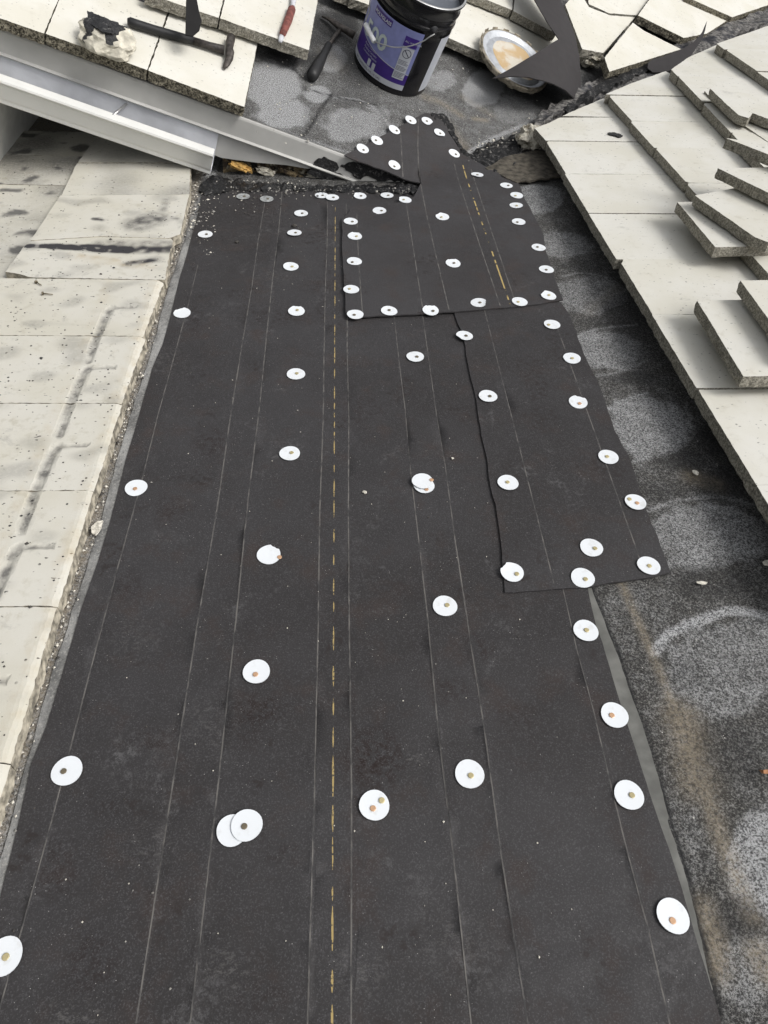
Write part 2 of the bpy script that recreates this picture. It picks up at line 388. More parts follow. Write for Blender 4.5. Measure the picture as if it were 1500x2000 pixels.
# ---------------------------------------------------------------- setting
g = mesh('ground', [(-60, -60, -3.4), (60, -60, -3.4), (60, 60, -3.4), (-60, 60, -3.4)], [[0, 1, 2, 3]], M_GROUND); tag(g, kind='structure')
def deck(name, F, us, vs, paint, h=0.):
    U_, V_ = np.meshgrid(us, vs); P = np.stack([U_.ravel(), V_.ravel()], 1); nu, nv = len(us), len(vs)
    W_ = F.o + P[:, :1] * F.x + P[:, 1:] * F.y + F.z * h
    idx = np.arange(nu * nv).reshape(nv, nu)
    Fs = np.stack([idx[:-1, :-1], idx[:-1, 1:], idx[1:, 1:], idx[1:, :-1]], -1).reshape(-1, 4).tolist()
    o = mesh(name, W_, Fs, M_DECK, F, origin=F.o)
    at = o.data.color_attributes.new('stain', 'FLOAT_COLOR', 'POINT')  # deck stains, plus the shadow line painted beside the grey strip
    c = np.ones((len(P), 4)); c[:, :3] = paint(P); at.data.foreach_set('color', c.ravel()); return o
def blob(P, F, cx, cy, rx, ry, rot=0, soft=.25, seed=0):
    """an ellipse given by its image place, laid out on the roof plane"""
    c = F.px(cx, cy); ax = F.px(cx + rx, cy) - c; ay = F.px(cx, cy - ry) - c
    A = np.stack([ax, ay], 1); q = (P - c) @ np.linalg.inv(A).T
    cr, sr = math.cos(rot), math.sin(rot); q = np.stack([q[:, 0] * cr - q[:, 1] * sr, q[:, 0] * sr + q[:, 1] * cr], 1)
    near = np.linalg.norm(q, axis=1) < 2
    r = np.linalg.norm(q, axis=1)
    if near.any(): r[near] += .34 * vnoise(P[near], 9, seed) + .14 * vnoise(P[near], 34, seed)
    return 1 - sstep(r, 1 - soft, 1 + soft * .4)
def arc(P, F, pts, wd, soft=1.0):
    L = [F.px(*p) for p in spline([np.array(p, float) for p in pts], 5)] if len(pts) > 2 else [F.px(*p) for p in pts]
    d = pdist(P, L); return np.exp(-(d / wd) ** 2 * soft)
def paintM(P):
    R = np.full(len(P), .24); G = np.zeros(len(P)); B = np.zeros(len(P)); F = FM
    for i, (cx, cy, rx, ry, k) in enumerate([(1055, 388, 52, 28, .75), (1105, 478, 62, 26, .7), (1150, 577, 75, 40, .6), (1180, 680, 85, 42, .75), (1265, 832, 92, 66, .8),
                                 (1410, 1040, 160, 64, .72), (1440, 1295, 170, 92, .62), (1250, 1180, 90, 60, .35), (1490, 1680, 75, 120, .9), (1330, 1640, 60, 90, .4), (1460, 1900, 80, 90, .6)]):
        R = np.maximum(R, k * .86 * blob(P, F, cx, cy, rx, ry, 0, .22, i))
    for pts, wd, k in [([(1000, 425), (1040, 420), (1090, 400), (1105, 370)], .008, .5), ([(1060, 458), (1100, 455), (1160, 470)], .007, .5), ([(1080, 508), (1130, 500), (1170, 490)], .007, .4),
                       ([(1095, 540), (1140, 533), (1185, 542)], .006, .6), ([(1110, 606), (1170, 600), (1215, 585)], .008, .5), ([(1125, 656), (1170, 642), (1245, 634)], .006, .75),
                       ([(1165, 734), (1215, 725), (1260, 705)], .007, .6), ([(1185, 800), (1225, 778), (1265, 768)], .006, .8), ([(1340, 790), (1347, 830), (1335, 860)], .007, .6),
                       ([(1220, 905), (1280, 890), (1330, 868)], .009, .6), ([(1255, 1000), (1320, 980), (1400, 970), (1470, 985)], .008, .6), ([(1300, 1105), (1380, 1085), (1500, 1075)], .011, .7),
                       ([(1278, 1275), (1305, 1240), (1360, 1215), (1430, 1193), (1500, 1205)], .011, 1.15), ([(1370, 1385), (1440, 1380), (1500, 1365)], .010, .4), ([(1440, 1620), (1465, 1590), (1500, 1575)], .006, .6)]:
        R = np.maximum(R, k * arc(P, F, pts, wd))
    for pts, wd, k in [([(1215, 1140), (1240, 1200), (1275, 1280), (1300, 1340), (1312, 1375)], .008, .7), ([(1312, 1375), (1340, 1430), (1355, 1500), (1385, 1570), (1410, 1640), (1440, 1720), (1470, 1790)], .014, .7),
                       ([(1330, 1400), (1350, 1470), (1365, 1530)], .030, .75), ([(1375, 1780), (1395, 1830), (1400, 1890)], .018, .8), ([(1350, 930), (1400, 945)], .022, .75), ([(1210, 560), (1150, 610)], .02, .2),
                       ([(1480, 1860), (1500, 1900)], .02, .7)]:
        G = np.maximum(G, k * arc(P, F, pts, wd))
    for cx, cy, rx, ry, k in [(1240, 600, 60, 90, .5), (1150, 440, 45, 30, .45), (1120, 520, 60, 12, .4), (1175, 630, 60, 14, .35), (1240, 740, 60, 14, .5), (1340, 900, 70, 26, .55), (1430, 930, 70, 50, .7), (1385, 1140, 110, 34, .5), (1300, 960, 60, 20, .35),
                              (1250, 1450, 60, 60, .2), (1420, 1480, 80, 70, .35), (1340, 1320, 40, 40, .25), (1450, 1790, 50, 50, .5), (1400, 860, 40, 50, .8), (1040, 340, 70, 20, .5)]:
        B = np.maximum(B, k * blob(P, F, cx, cy, rx, ry, 0, .5, 3))
    B = np.maximum(B, 1.3 * arc(P, F, [(1157, 1147), (1187, 1227), (1209, 1280), (1233, 1352), (1257, 1416), (1269, 1455), (1289, 1521), (1308, 1596), (1336, 1692), (1349, 1741), (1363, 1796), (1382, 1884), (1396, 1931), (1410, 1985)], .0040))  # shadow line along the grey strip's right edge, painted into the deck colour
    # strip along the membrane's left edge: grey dust over old sheet
    L = sstep(-P[:, 0], .405, .42); R = np.where(L > 0, .72 + .2 * (vnoise(P, 7) if False else 0), R); B = np.where(L > 0, 0, B)
    near = sstep(-P[:, 0], .44, .462) * L; G = np.where(L > 0, near * .9, G)
    return np.stack([R, np.clip(G, 0, 1), np.clip(B, 0, 1)], 1)
xs = np.concatenate([[-1.6, -1.3, -1.0, -.7, -.55], np.arange(-.50, -.40, .008), [-.2, .1, .3], np.arange(.33, 1.02, .0065), [1.2, 1.6, 2.2, 3, 4.5]])
ys = np.concatenate([[-2.5, -1.5, -.6], np.arange(-.1, 2.9, .0065), [3.0, 3.3, 3.8, 4.5, 6]])
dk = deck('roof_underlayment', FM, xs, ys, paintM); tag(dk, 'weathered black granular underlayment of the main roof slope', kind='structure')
def paintU(P):
    R = np.full(len(P), .40); G = np.zeros(len(P)); B = np.zeros(len(P)); F = FU
    for i, (cx, cy, rx, ry, k) in enumerate([(535, 165, 58, 50, 1.0), (560, 225, 60, 32, 1.0), (690, 240, 72, 42, .75), (650, 110, 30, 34, .85), (945, 170, 44, 40, 1.0), (620, 185, 30, 20, 1.1), (860, 160, 30, 22, .75), (1010, 215, 60, 30, .6), (745, 270, 30, 20, .75)]):
        R = np.maximum(R, k * blob(P, F, cx, cy, rx, ry, 0, .25, i + 20))
    for pts, wd, k in [([(500, 125), (545, 128), (580, 150), (595, 190)], .008, .7), ([(650, 190), (700, 195), (735, 215), (765, 250)], .008, .9), ([(655, 250), (690, 265), (740, 262)], .012, .6),
                       ([(915, 135), (905, 165), (930, 205)], .010, .5), ([(720, 210), (760, 245)], .008, .8), ([(912, 300), (960, 272), (1020, 245), (1065, 222)], .012, 1.1), ([(495, 225), (590, 270), (700, 303)], .012, .7)]:
        R = np.maximum(R, k * arc(P, F, pts, wd))
    for pts, wd, k in [([(640, 105), (660, 125)], .04, .35), ([(830, 190), (860, 200), (900, 225)], .02, .5), ([(925, 232), (950, 235)], .012, .7), ([(875, 245), (905, 285)], .03, .45), ([(905, 190), (960, 225)], .02, .3)]:
        G = np.maximum(G, k * arc(P, F, pts, wd))
    for cx, cy, rx, ry, k in [(560, 115, 70, 22, .85), (600, 60, 40, 40, .4), (660, 45, 50, 30, .75), (700, 190, 60, 18, .3), (980, 120, 70, 20, .85), (860, 90, 30, 20, .8), (1050, 175, 60, 30, .8), (690, 150, 28, 60, .35), (600, 230, 10, 40, .2)]:
        B = np.maximum(B, k * blob(P, F, cx, cy, rx, ry, 0, .5, 5))
    for pts, wd in [([(648, 185), (625, 215), (605, 250), (590, 268)], .006), ([(590, 170), (650, 188), (735, 205)], .004), ([(500, 118), (560, 128), (600, 160)], .004)]:
        B = np.maximum(B, 1.0 * arc(P, F, pts, wd))
    return np.stack([R, np.clip(G, 0, 1), np.clip(B, 0, 1)], 1)
us = np.concatenate([[-2.6, -1.6, -1.0], np.arange(-.62, 1.0, .008), [1.2, 1.8, 2.6, 4.5]])
vs = np.concatenate([np.arange(0, 1.2, .008), [1.4, 2, 3, 4.5]])
tag(deck('upper_roof_underlayment', FU, us, vs, paintU), 'mottled grey underlayment of the upper roof slope', kind='structure')

# ---------------------------------------------------------------- house walls, fascia, gutter
FE = Frame(P0, (1, 0, 0), (0, 0, 1))                 # vertical plane of the upper eave, normal -Y
def FEp(a, d, e): return P0 + V3(a, -d, -e)
wl_ = empty('house_wall', FM.W(-1.125, 2.6, 0)); tag(wl_, 'light grey stucco wall beside the tiles under the gutter', 'wall')
Fw = Frame((FM.W(-1.125, 0, 0)[0], 0, 0), (0, 1, 0), (0, 0, 1))
zb = FM.W(-1.125, 0, 0)[2]
box('wall', Fw, 2.20, 3.9, zb - .06, zb + .31, -.16, 0, M_WALL, wl_)
hb = empty('stucco_house', (0, 1.5, -3)); tag(hb, 'plain stucco walls carrying the roof', 'house')
Fz = Frame((0, 0, 0), (1, 0, 0), (0, 1, 0))
box('outer_wall', Fz, -1.45, -1.25, -2.3, 5.8, -3.4, -.50, M_WALL, hb); box('end_wall', Fz, -1.25, 4.0, -2.3, -2.1, -3.4, -.50, M_WALL, hb)
fa = empty('fascia_board', FEp(-.6, 0, .1)); tag(fa, 'grey painted fascia with folded drip edge under the upper eave', 'fascia')
slab('board', [(-2.4, -.012), (-.02, -.012), (-.015, -.02)] + [tuple(FE.px(*p)) for p in ((765, 350), (735, 350), (705, 342), (668, 341), (640, 333), (600, 330), (560, 323), (500, 318), (433, 309))] + [(-1.2, -.13), (-2.4, -.13)], lambda x, y: FE.W(x, y, -.002), .04, [M_METALD], FE, 0, parent=fa)
# drip edge: folded metal, kicks out at its foot
def profile(name, prof, a0, a1, mats, parent, n=1, closed=False, mi=None, tw=0):
    V, Fs = [], []; k = len(prof)
    for i in range(n + 1):
        a = a0 + (a1 - a0) * i / n
        for d, e in prof: V.append(FEp(a, d, e + tw * math.sin(i * 1.7)))
    for i in range(n):
        for j in range(k if closed else k - 1):
            q = i * k + j; q2 = i * k + (j + 1) % k; Fs.append([q, q2, q2 + k, q + k])
    o = mesh(name, V, Fs, mats, FE, parent, mi * n if mi else None); return o
def thick(o, t_): md = o.modifiers.new('s', 'SOLIDIFY'); md.thickness = t_; md.offset = 0; return o
thick(profile('drip_edge', [(-.05, -.012), (.004, .004), (.006, .010), (.006, .066), (.014, .071), (.011, .075)], -2.4, -.02, M_METALD, fa, 12), .0012)
gt = empty('roof_gutter', FEp(-1.2, .06, .18)); tag(gt, 'pale aluminium gutter with open end hanging below the upper eave', 'gutter')
G0, G1 = -2.4, -.685
thick(profile('trough', [(.0035, .076), (.0035, .178), (.050, .186), (.066, .186)], G0, G1, M_GALV, gt, 8), .0012)
thick(profile('front_face', [(.066, .186), (.072, .1855), (.077, .182), (.077, .172), (.081, .165), (.088, .140), (.093, .122), (.104, .116), (.108, .111), (.106, .106), (.090, .097), (.086, .096), (.086, .104)], G0, G1, M_METAL, gt, 8), .0014)
for a in (-.985,):
    tube('gutter_spike', [FEp(a + .010, .002, .088), FEp(a - .012, .092, .100)], .0045, M_WIRE, gt)
# rotten board and tar under the fascia
FR = Frame(P0, (1, 0, 0), (0, 0, 1))
def wob(px_, py_, F, h, amp, sc_=9, seed=1):
    p = F.hit(px_, py_, h); q = Vector(p * sc_) + Vector((seed, seed, 0)); return p + F.z * amp * (mnoise.noise(q) + .5 * mnoise.noise(q * 3))
rot = slab('rotten_board', densify([(434, 296), (520, 308), (600, 318), (700, 328), (770, 338), (815, 359), (740, 371), (640, 369), (540, 362), (470, 352), (437, 340)], 7, 2, 3),
           lambda x, y: wob(x, y, FR, -.030, .022, 20), .02, [M_ROT], FR, 6, .002)
tag(rot, 'rotten timber edge exposed under the fascia, brown and cream', 'board')
tar = slab('tar_seal', densify([(388, 372), (400, 352), (432, 340), (450, 348), (500, 357), (560, 360), (600, 363), (700, 361), (790, 359), (820, 358), (806, 380), (780, 378), (700, 372), (620, 374), (560, 369), (500, 373), (440, 376), (405, 384)], 5, 3, 4),
           lambda x, y: wob(x, y, FM, .009, .010, 26), .02, [M_TAR], FM, 5, .002)
tag(tar, 'lumpy black tar along the eave foot with pale crumbs', 'tar')
for i, (c, sz, m, lab) in enumerate([((470, 326), (.035, .012, .012), M_FOAM, 'yellow foam lump in the gap beside the open gutter end'), ((520, 335), (.03, .012, .01), M_MORTP, 'pale broken piece of foam in the gap under the fascia'), ((672, 352), (.028, .012, .01), M_MORTP, 'cream splinter stuck in the black tar gap below the fascia'), ((572, 340), (.040, .008, .007), M_ROT, 'brown splinter of rotten wood in the fascia gap, long one'), ((612, 346), (.022, .010, .008), M_MORTP, 'small pale crumb of board in the middle of the fascia gap'), ((710, 356), (.030, .006, .006), M_MORTP, 'thin pale splinter at the right end of the fascia gap')]):
    tag(lump('foam_piece', FR.hit(*c, -.012), sz, FR, m, i, 3, .6), lab, 'foam', 'broken foam in the eave gap')
spl = slab('tar_smear', densify([(600, 338), (612, 322), (618, 312), (632, 306), (640, 310), (658, 318), (662, 328), (655, 335), (672, 345), (640, 350), (615, 346)], 4, 2, 8), lambda x, y: FE.hit(x, y, .0085), .003, [M_TAR], FE, 8)
spl2 = slab('tar_smear', densify([(664, 325), (690, 316), (720, 322), (750, 330), (785, 342), (818, 353), (816, 359), (760, 352), (742, 356), (720, 344), (700, 350), (684, 337)], 4, 2.5, 18), lambda x, y: FE.hit(x, y, .010), .003, [M_TARD], FE, 8)
tag(spl2, 'ragged tar covering the tapering end of the fascia', 'tar')
tag(spl, 'black tar splash on the fascia near the membrane tip', 'tar')

# ---------------------------------------------------------------- membrane sheets
def line_poly(pts, wpx0, wpx1):
    a, b = [], []; n = len(pts)
    for i, p in enumerate(pts):
        w_ = wpx0 + (wpx1 - wpx0) * i / (n - 1); a.append((p[0] - w_ / 2, p[1])); b.append((p[0] + w_ / 2, p[1]))
    return a + b[::-1]
A_out = [(395, 375), (470, 372), (560, 370), (700, 372), (790, 380), (840, 372), (900, 372), (1010, 400), (1050, 480), (1085, 560), (1105, 640), (1130, 900), (1142, 1100), (1150, 1160), (1164, 1221), (1177, 1256), (1209, 1365), (1226, 1416), (1243, 1468), (1262, 1527), (1276, 1571), (1290, 1612), (1309, 1664), (1325, 1714), (1339, 1761), (1356, 1821), (1375, 1882), (1388, 1925), (1408, 1994), (1490, 2300),
         (-350, 2300), (-90, 2040), (0, 1752), (38, 1600), (62, 1490), (90, 1420), (118, 1330), (152, 1210), (185, 1115), (215, 1020), (245, 900), (275, 800), (297, 720), (318, 672), (335, 610), (352, 540), (370, 480), (385, 425)]
def aline(x0, y0, x1, y1, top_, wpx=(1.2, 3.3)):
    # a straight line of the sheet from its top end to below the frame
    a, b = FM.px(x0, y0), FM.px(x1, y1); pts = []
    for k in range(9):
        q = a + (b - a) * (k / 8); q = q + np.array([.0015 * math.sin(k * 2.3 + x0), 0]); pts.append(pxof(FM.W(*q, .004)))
    return line_poly(pts, *wpx)
A_lines = [aline(388, 520, 0, 1985, 0), aline(518, 392, 265, 2000, 0), aline(552, 375, 375, 2000, 0), aline(640, 392, 603, 2010, 0), aline(677, 400, 688, 2005, 0), aline(770, 618, 920, 2010, 0), aline(824, 615, 1030, 2010, 0), aline(1060, 1000, 1310, 2010, 0)]
yel = []; yy = 2.29; rz = random.Random(3)
while yy > .08:
    L_ = rz.choice((.022, .035, .05, .06)) * rz.uniform(.8, 1.2); wd = .0010 * rz.uniform(.8, 1.35)
    x_ = lambda y: -.0003 - (2.3 - y) * .0017
    yel.append([pxof(FM.W(x_(y) + sgn * wd * k_ + rz.uniform(-.0003, .0003), y, .004)) for sgn, seq in ((-1, ((yy, .3), (yy - L_ * .3, 1), (yy - L_ * .7, 1.1), (yy - L_, .3))), (1, ((yy - L_, .3), (yy - L_ * .7, 1), (yy - L_ * .3, 1.1), (yy, .3)))) for y, k_ in seq])
    yy -= L_ + rz.choice((.006, .012, .02, .03))
def paintA(P):
    R = np.zeros(len(P)); B = np.zeros(len(P))
    for cx, cy, rx, ry, k in [(735, 1480, 62, 60, 1), (500, 1390, 60, 30, .8), (480, 1430, 40, 60, .5), (930, 1270, 40, 22, .8), (880, 1350, 40, 20, .8), (420, 870, 45, 30, .7), (560, 1670, 50, 20, .6), (770, 1160, 60, 24, .5), (180, 1890, 60, 70, .6), (110, 1700, 50, 70, .6), (520, 1950, 70, 40, .5), (330, 1000, 40, 30, .6), (250, 1150, 30, 30, .5),
                              (640, 560, 60, 20, .6), (540, 620, 90, 16, .7), (700, 800, 60, 30, .5), (300, 1450, 50, 30, .6), (1020, 1400, 60, 30, .5), (500, 350 + 60, 60, 30, .6), (380, 620, 20, 30, .9)]:
        B = np.maximum(B, k * blob(P, FM, cx, cy, rx, ry, 0, .6, 2))
    for cx, cy, rx, ry, k in [(460, 470, 50, 14, 1), (520, 420, 60, 16, .7), (610, 515, 60, 12, .8), (540, 545, 50, 10, .8), (300, 1650, 60, 40, .5), (400, 1420, 60, 60, .5), (810, 1480, 30, 20, .9), (150, 1980, 80, 30, .9), (440, 1900, 60, 60, .7), (900, 1850, 100, 80, .5), (330, 700, 40, 20, .8), (690, 470, 40, 30, .5), (260, 1240, 50, 50, .5), (700, 1900, 60, 60, .5)]:
        R = np.maximum(R, k * blob(P, FM, cx, cy, rx, ry, 0, .7, 4))
    return np.stack([R, R * 0, B], 1)
o = slab('roofing_membrane', densify(A_out, 22, .5, 1), lambda x, y: FM.hit(x, y, .0052 + .0013 * mnoise.noise(Vector((x * .012, y * .017, 0))) + .0006 * mnoise.noise(Vector((x * .004, y * .05, 9)))), .0035, [M_MEMB, MATS['chalk_line'], MATS['yellow_dash'], M_MEMB], FM, 20,
         holes=A_lines + yel, hole_mats=[1] * 8 + [2] * len(yel), rings=1, paint=paintA, smooth=True)
tag(o, 'long dark grey base membrane running toward the viewer with a dashed yellow centre line', 'membrane')
B_out = [(886, 605), (905, 660), (920, 740), (930, 780), (940, 850), (952, 900), (958, 950), (968, 985), (976, 1040), (982, 1110), (986, 1157), (1040, 1154), (1140, 1147), (1200, 1137), (1280, 1125), (1309, 1117), (1296, 1080), (1262, 995), (1232, 900), (1200, 840), (1170, 750), (1140, 690), (1115, 620), (1095, 590), (980, 590)]
bl = lambda p, w0=1.4, w1=2.4: line_poly([pxof(FM.W(*(FM.px(*p[0]) + (FM.px(*p[1]) - FM.px(*p[0])) * k / 6), .009)) for k in range(7)], w0, w1)
o = slab('roofing_membrane', densify(B_out, 14, 1.2, 2), lambda x, y: FM.hit(x, y, .0092 + .0011 * mnoise.noise(Vector((x * .015, y * .02, 3)))), .0035, [M_MEMB, MATS['chalk_line'], MATS['yellow_dash'], M_MEMB], FM, 24,
         holes=[bl(((945, 610), (1080, 1145))), bl(((1085, 640), (1255, 1120)))], hole_mats=[1, 1], rings=1, smooth=True)
tag(o, 'narrow dark membrane strip overlapping the right side of the base sheet', 'membrane')
C_out = [(672, 303), (740, 268), (800, 236), (830, 220), (845, 222), (872, 243), (878, 262), (905, 302), (960, 332), (1012, 355), (1022, 382), (1045, 425), (1062, 460), (1066, 490), (1080, 530), (1090, 560), (1100, 585), (1050, 594), (985, 601), (900, 607), (800, 614), (706, 618), (676, 615), (673, 560), (669, 500), (668, 428), (690, 405), (745, 400), (790, 393), (808, 384), (822, 357), (790, 350), (745, 330), (700, 315)]
def Chit(x, y):
    p = FVhit(x, y, .0138); r = ray(x, y)
    # bridge the fold gently: smooth minimum of the two hit distances
    ts = [np.dot(F.o + F.z * .0138 - CAM, F.z) / np.dot(r, F.z) for F in (FM, FU)]
    k = .035; d = abs(ts[0] - ts[1]); t_ = min(ts) - (max(0, k - d) ** 2) / (4 * k)
    return CAM + r * t_
ml = lambda pts, w0=1.2, w1=2.0: line_poly(spline([np.array(p, float) for p in pts], 4), w0, w1)
o = slab('roofing_membrane', densify(C_out, 12, .8, 5), Chit, .0035, [M_MEMB2, MATS['chalk_line'], MATS['yellow_broken'], M_MEMB2], FM, 16,
         holes=[ml([(782, 250), (787, 345)]), ml([(793, 395), (827, 611)]), ml([(817, 232), (822, 362), (877, 605)]), ml([(888, 312), (897, 357), (977, 597)]), ml([(920, 330), (936, 380), (1007, 592)]), ml([(697, 415), (700, 500), (708, 611)]), ml([(902, 313), (912, 350), (950, 460), (997, 596)], 1.9, 3.0)],
         hole_mats=[1, 1, 1, 1, 1, 1, 2], rings=1, smooth=True)
tag(o, 'arrow-shaped membrane patch folded up onto the upper roof slope', 'membrane')
# grey old strip showing beside the right edge
S_out = [(1140, 1140), (1155, 1147), (1185, 1227), (1207, 1280), (1231, 1352), (1255, 1416), (1267, 1455), (1279, 1496), (1287, 1521), (1306, 1596), (1304, 1603), (1334, 1692), (1347, 1741), (1361, 1796), (1380, 1884), (1392, 1931), (1385, 1960), (1340, 1850), (1300, 1700), (1250, 1550), (1200, 1400), (1160, 1250), (1135, 1160)]
o = slab('underlay_strip', densify(S_out, 14, 1, 6), lambda x, y: FM.hit(x, y, .0035 + .0006 * mnoise.noise(Vector((x * .03, y * .03, 0)))), .003, [M_STRIP], FM, 40, rings=1)
tag(o, 'thin grey underlay strip showing along the right edge of the base sheet', 'strip')

LS = [(-.449 + .003 * math.sin(k * 1.3), y) for k, y in enumerate(np.arange(.15, 2.30, .12))]
o = slab('underlay_strip', densify(LS + [(-.40, 2.25), (-.40, .15)], .03, .002, 14), lambda x, y: FM.W(x, y, .0030 + .0006 * mnoise.noise(Vector((x * 30, y * 30, 0)))), .003, [M_STRIPL], FM, .03, rings=1)
tag(o, 'dusty grey underlay strip between the left tile heads and the base sheet', 'strip')

# ---------------------------------------------------------------- cap nails
def cap_mesh(seed, bent):
    r = random.Random(seed); R_ = .0218; V, Fs = [], []; seg = 28; rings = 5
    ba = r.uniform(0, 6.28); V.append((0, 0, .0009))
    def z(x, y):
        rr = math.hypot(x, y) / R_; d = (x * math.cos(ba) + y * math.sin(ba)) / R_
        return .0012 + .0003 * rr * rr + bent * (.0012 * d + .004 * max(0, d - .55))
    for j in range(1, rings + 1):
        for k in range(seg):
            a = 6.2832 * k / seg; rr = R_ * j / rings * (1 + (.015 * math.sin(3 * a + seed) if j == rings else 0))
            x, y = rr * math.cos(a), rr * math.sin(a)
            if bent > .8 and j == rings and math.cos(a - ba) > .93: x *= .86; y *= .86
            V.append((x, y, z(x, y)))
    for k in range(seg): Fs.append((0, 1 + k, 1 + (k + 1) % seg))
    for j in range(rings - 1):
        for k in range(seg): a, b = 1 + j * seg + k, 1 + j * seg + (k + 1) % seg; Fs.append((a, a + seg, b + seg, b))
    r0 = 1 + (rings - 1) * seg; b0 = len(V)
    for q in (0, 1):
        for k in range(seg): x, y, z_ = V[r0 + k]; V.append((x, y, z_ - .0009 * q))
    for k in range(seg): k2 = (k + 1) % seg; Fs.append((b0 + k, b0 + seg + k, b0 + seg + k2, b0 + k2))
    Fs.append([b0 + seg + k for k in range(seg)][::-1])
    me = bpy.data.meshes.new('cap'); me.from_pydata(V, [], Fs)
    me.polygons.foreach_set('use_smooth', [len(f) < 10 for f in Fs]); me.update()
    return me
CAPM = [(cap_mesh(i, b), b) for i, b in enumerate([0, .3, .9, -.4, -.7, 1.0, .2, -.3])]
def nail_mesh():
    V, Fs = [], []; seg = 14
    for r_, z_ in ((.0028, -.0008), (.0044, .0006), (.0044, .0011), (.0036, .0015)):
        for k in range(seg): a = 6.2832 * k / seg; V.append((r_ * math.cos(a), r_ * math.sin(a), z_))
    for j in range(3):
        for k in range(seg): a, b = j * seg + k, j * seg + (k + 1) % seg; Fs.append((a, b, b + seg, a + seg))
    Fs.append([3 * seg + k for k in range(seg)]); me = bpy.data.meshes.new('nail_head'); me.from_pydata(V, [], Fs); me.update(); return me
NAIL = {}
for k_, m_ in (('b', M_BRASS), ('c', M_COPP), ('d', M_RUST)):
    NAIL[k_] = nail_mesh(); NAIL[k_].materials.append(m_)
for me, _ in CAPM: me.materials.append(M_CAP)
CAPD = CAPM[0][0].copy(); CAPD.materials.clear(); CAPD.materials.append(M_CAPD)
def Cframe(px_, py_):
    p = Chit(px_, py_); a = Chit(px_ + 4, py_) - Chit(px_ - 4, py_); b = Chit(px_, py_ - 4) - Chit(px_, py_ + 4)
    return p, Frame(p, a, b)
def cap(px_, py_, lab, nail='d', off=(.004, -.002), h=.0070, sh=None, dusty=False, onU=False, cut=False):
    F = FU if onU else FM
    p = FVhit(px_, py_, h) if onU else FM.hit(px_, py_, h)
    sh = rnd.randrange(8) if sh is None else sh
    if h > .012: p, F = Cframe(px_, py_); p = p + F.z * .0006
    o = bpy.data.objects.new('cap_nail', CAPD if dusty else CAPM[sh][0]); COL.objects.link(o)
    m = F.mat(p) @ Matrix.Rotation(rnd.uniform(0, 6.28), 4, 'Z') if sh < 1 else F.mat(p) @ Matrix.Rotation(rnd.uniform(0, 6.28), 4, 'Z') @ Matrix.Rotation(rnd.uniform(-.05, .05), 4, 'X')
    o.matrix_world = m
    tag(o, lab, 'cap nail', 'white round cap nails holding the membrane')
    if nail:
        for q, nn in enumerate(nail):
            ox, oy = off if q == 0 else (off[0] + .013 * (1 if off[0] < 0 else -1), off[1] + .011)
            c = bpy.data.objects.new('nail_head', NAIL[nn]); COL.objects.link(c)
            c.matrix_world = F.mat(p + F.x * ox + F.y * oy + F.z * (.0016 if math.hypot(ox, oy) < .02 else .0004)) ; c.parent = o; c.matrix_parent_inverse = o.matrix_world.inverted()
    return o
def caps(rows):
    for r in rows: cap(*r[:3], **(r[3] if len(r) > 3 else {}))
N_ = ['nearest', 'second nearest', 'third', 'fourth', 'farthest']
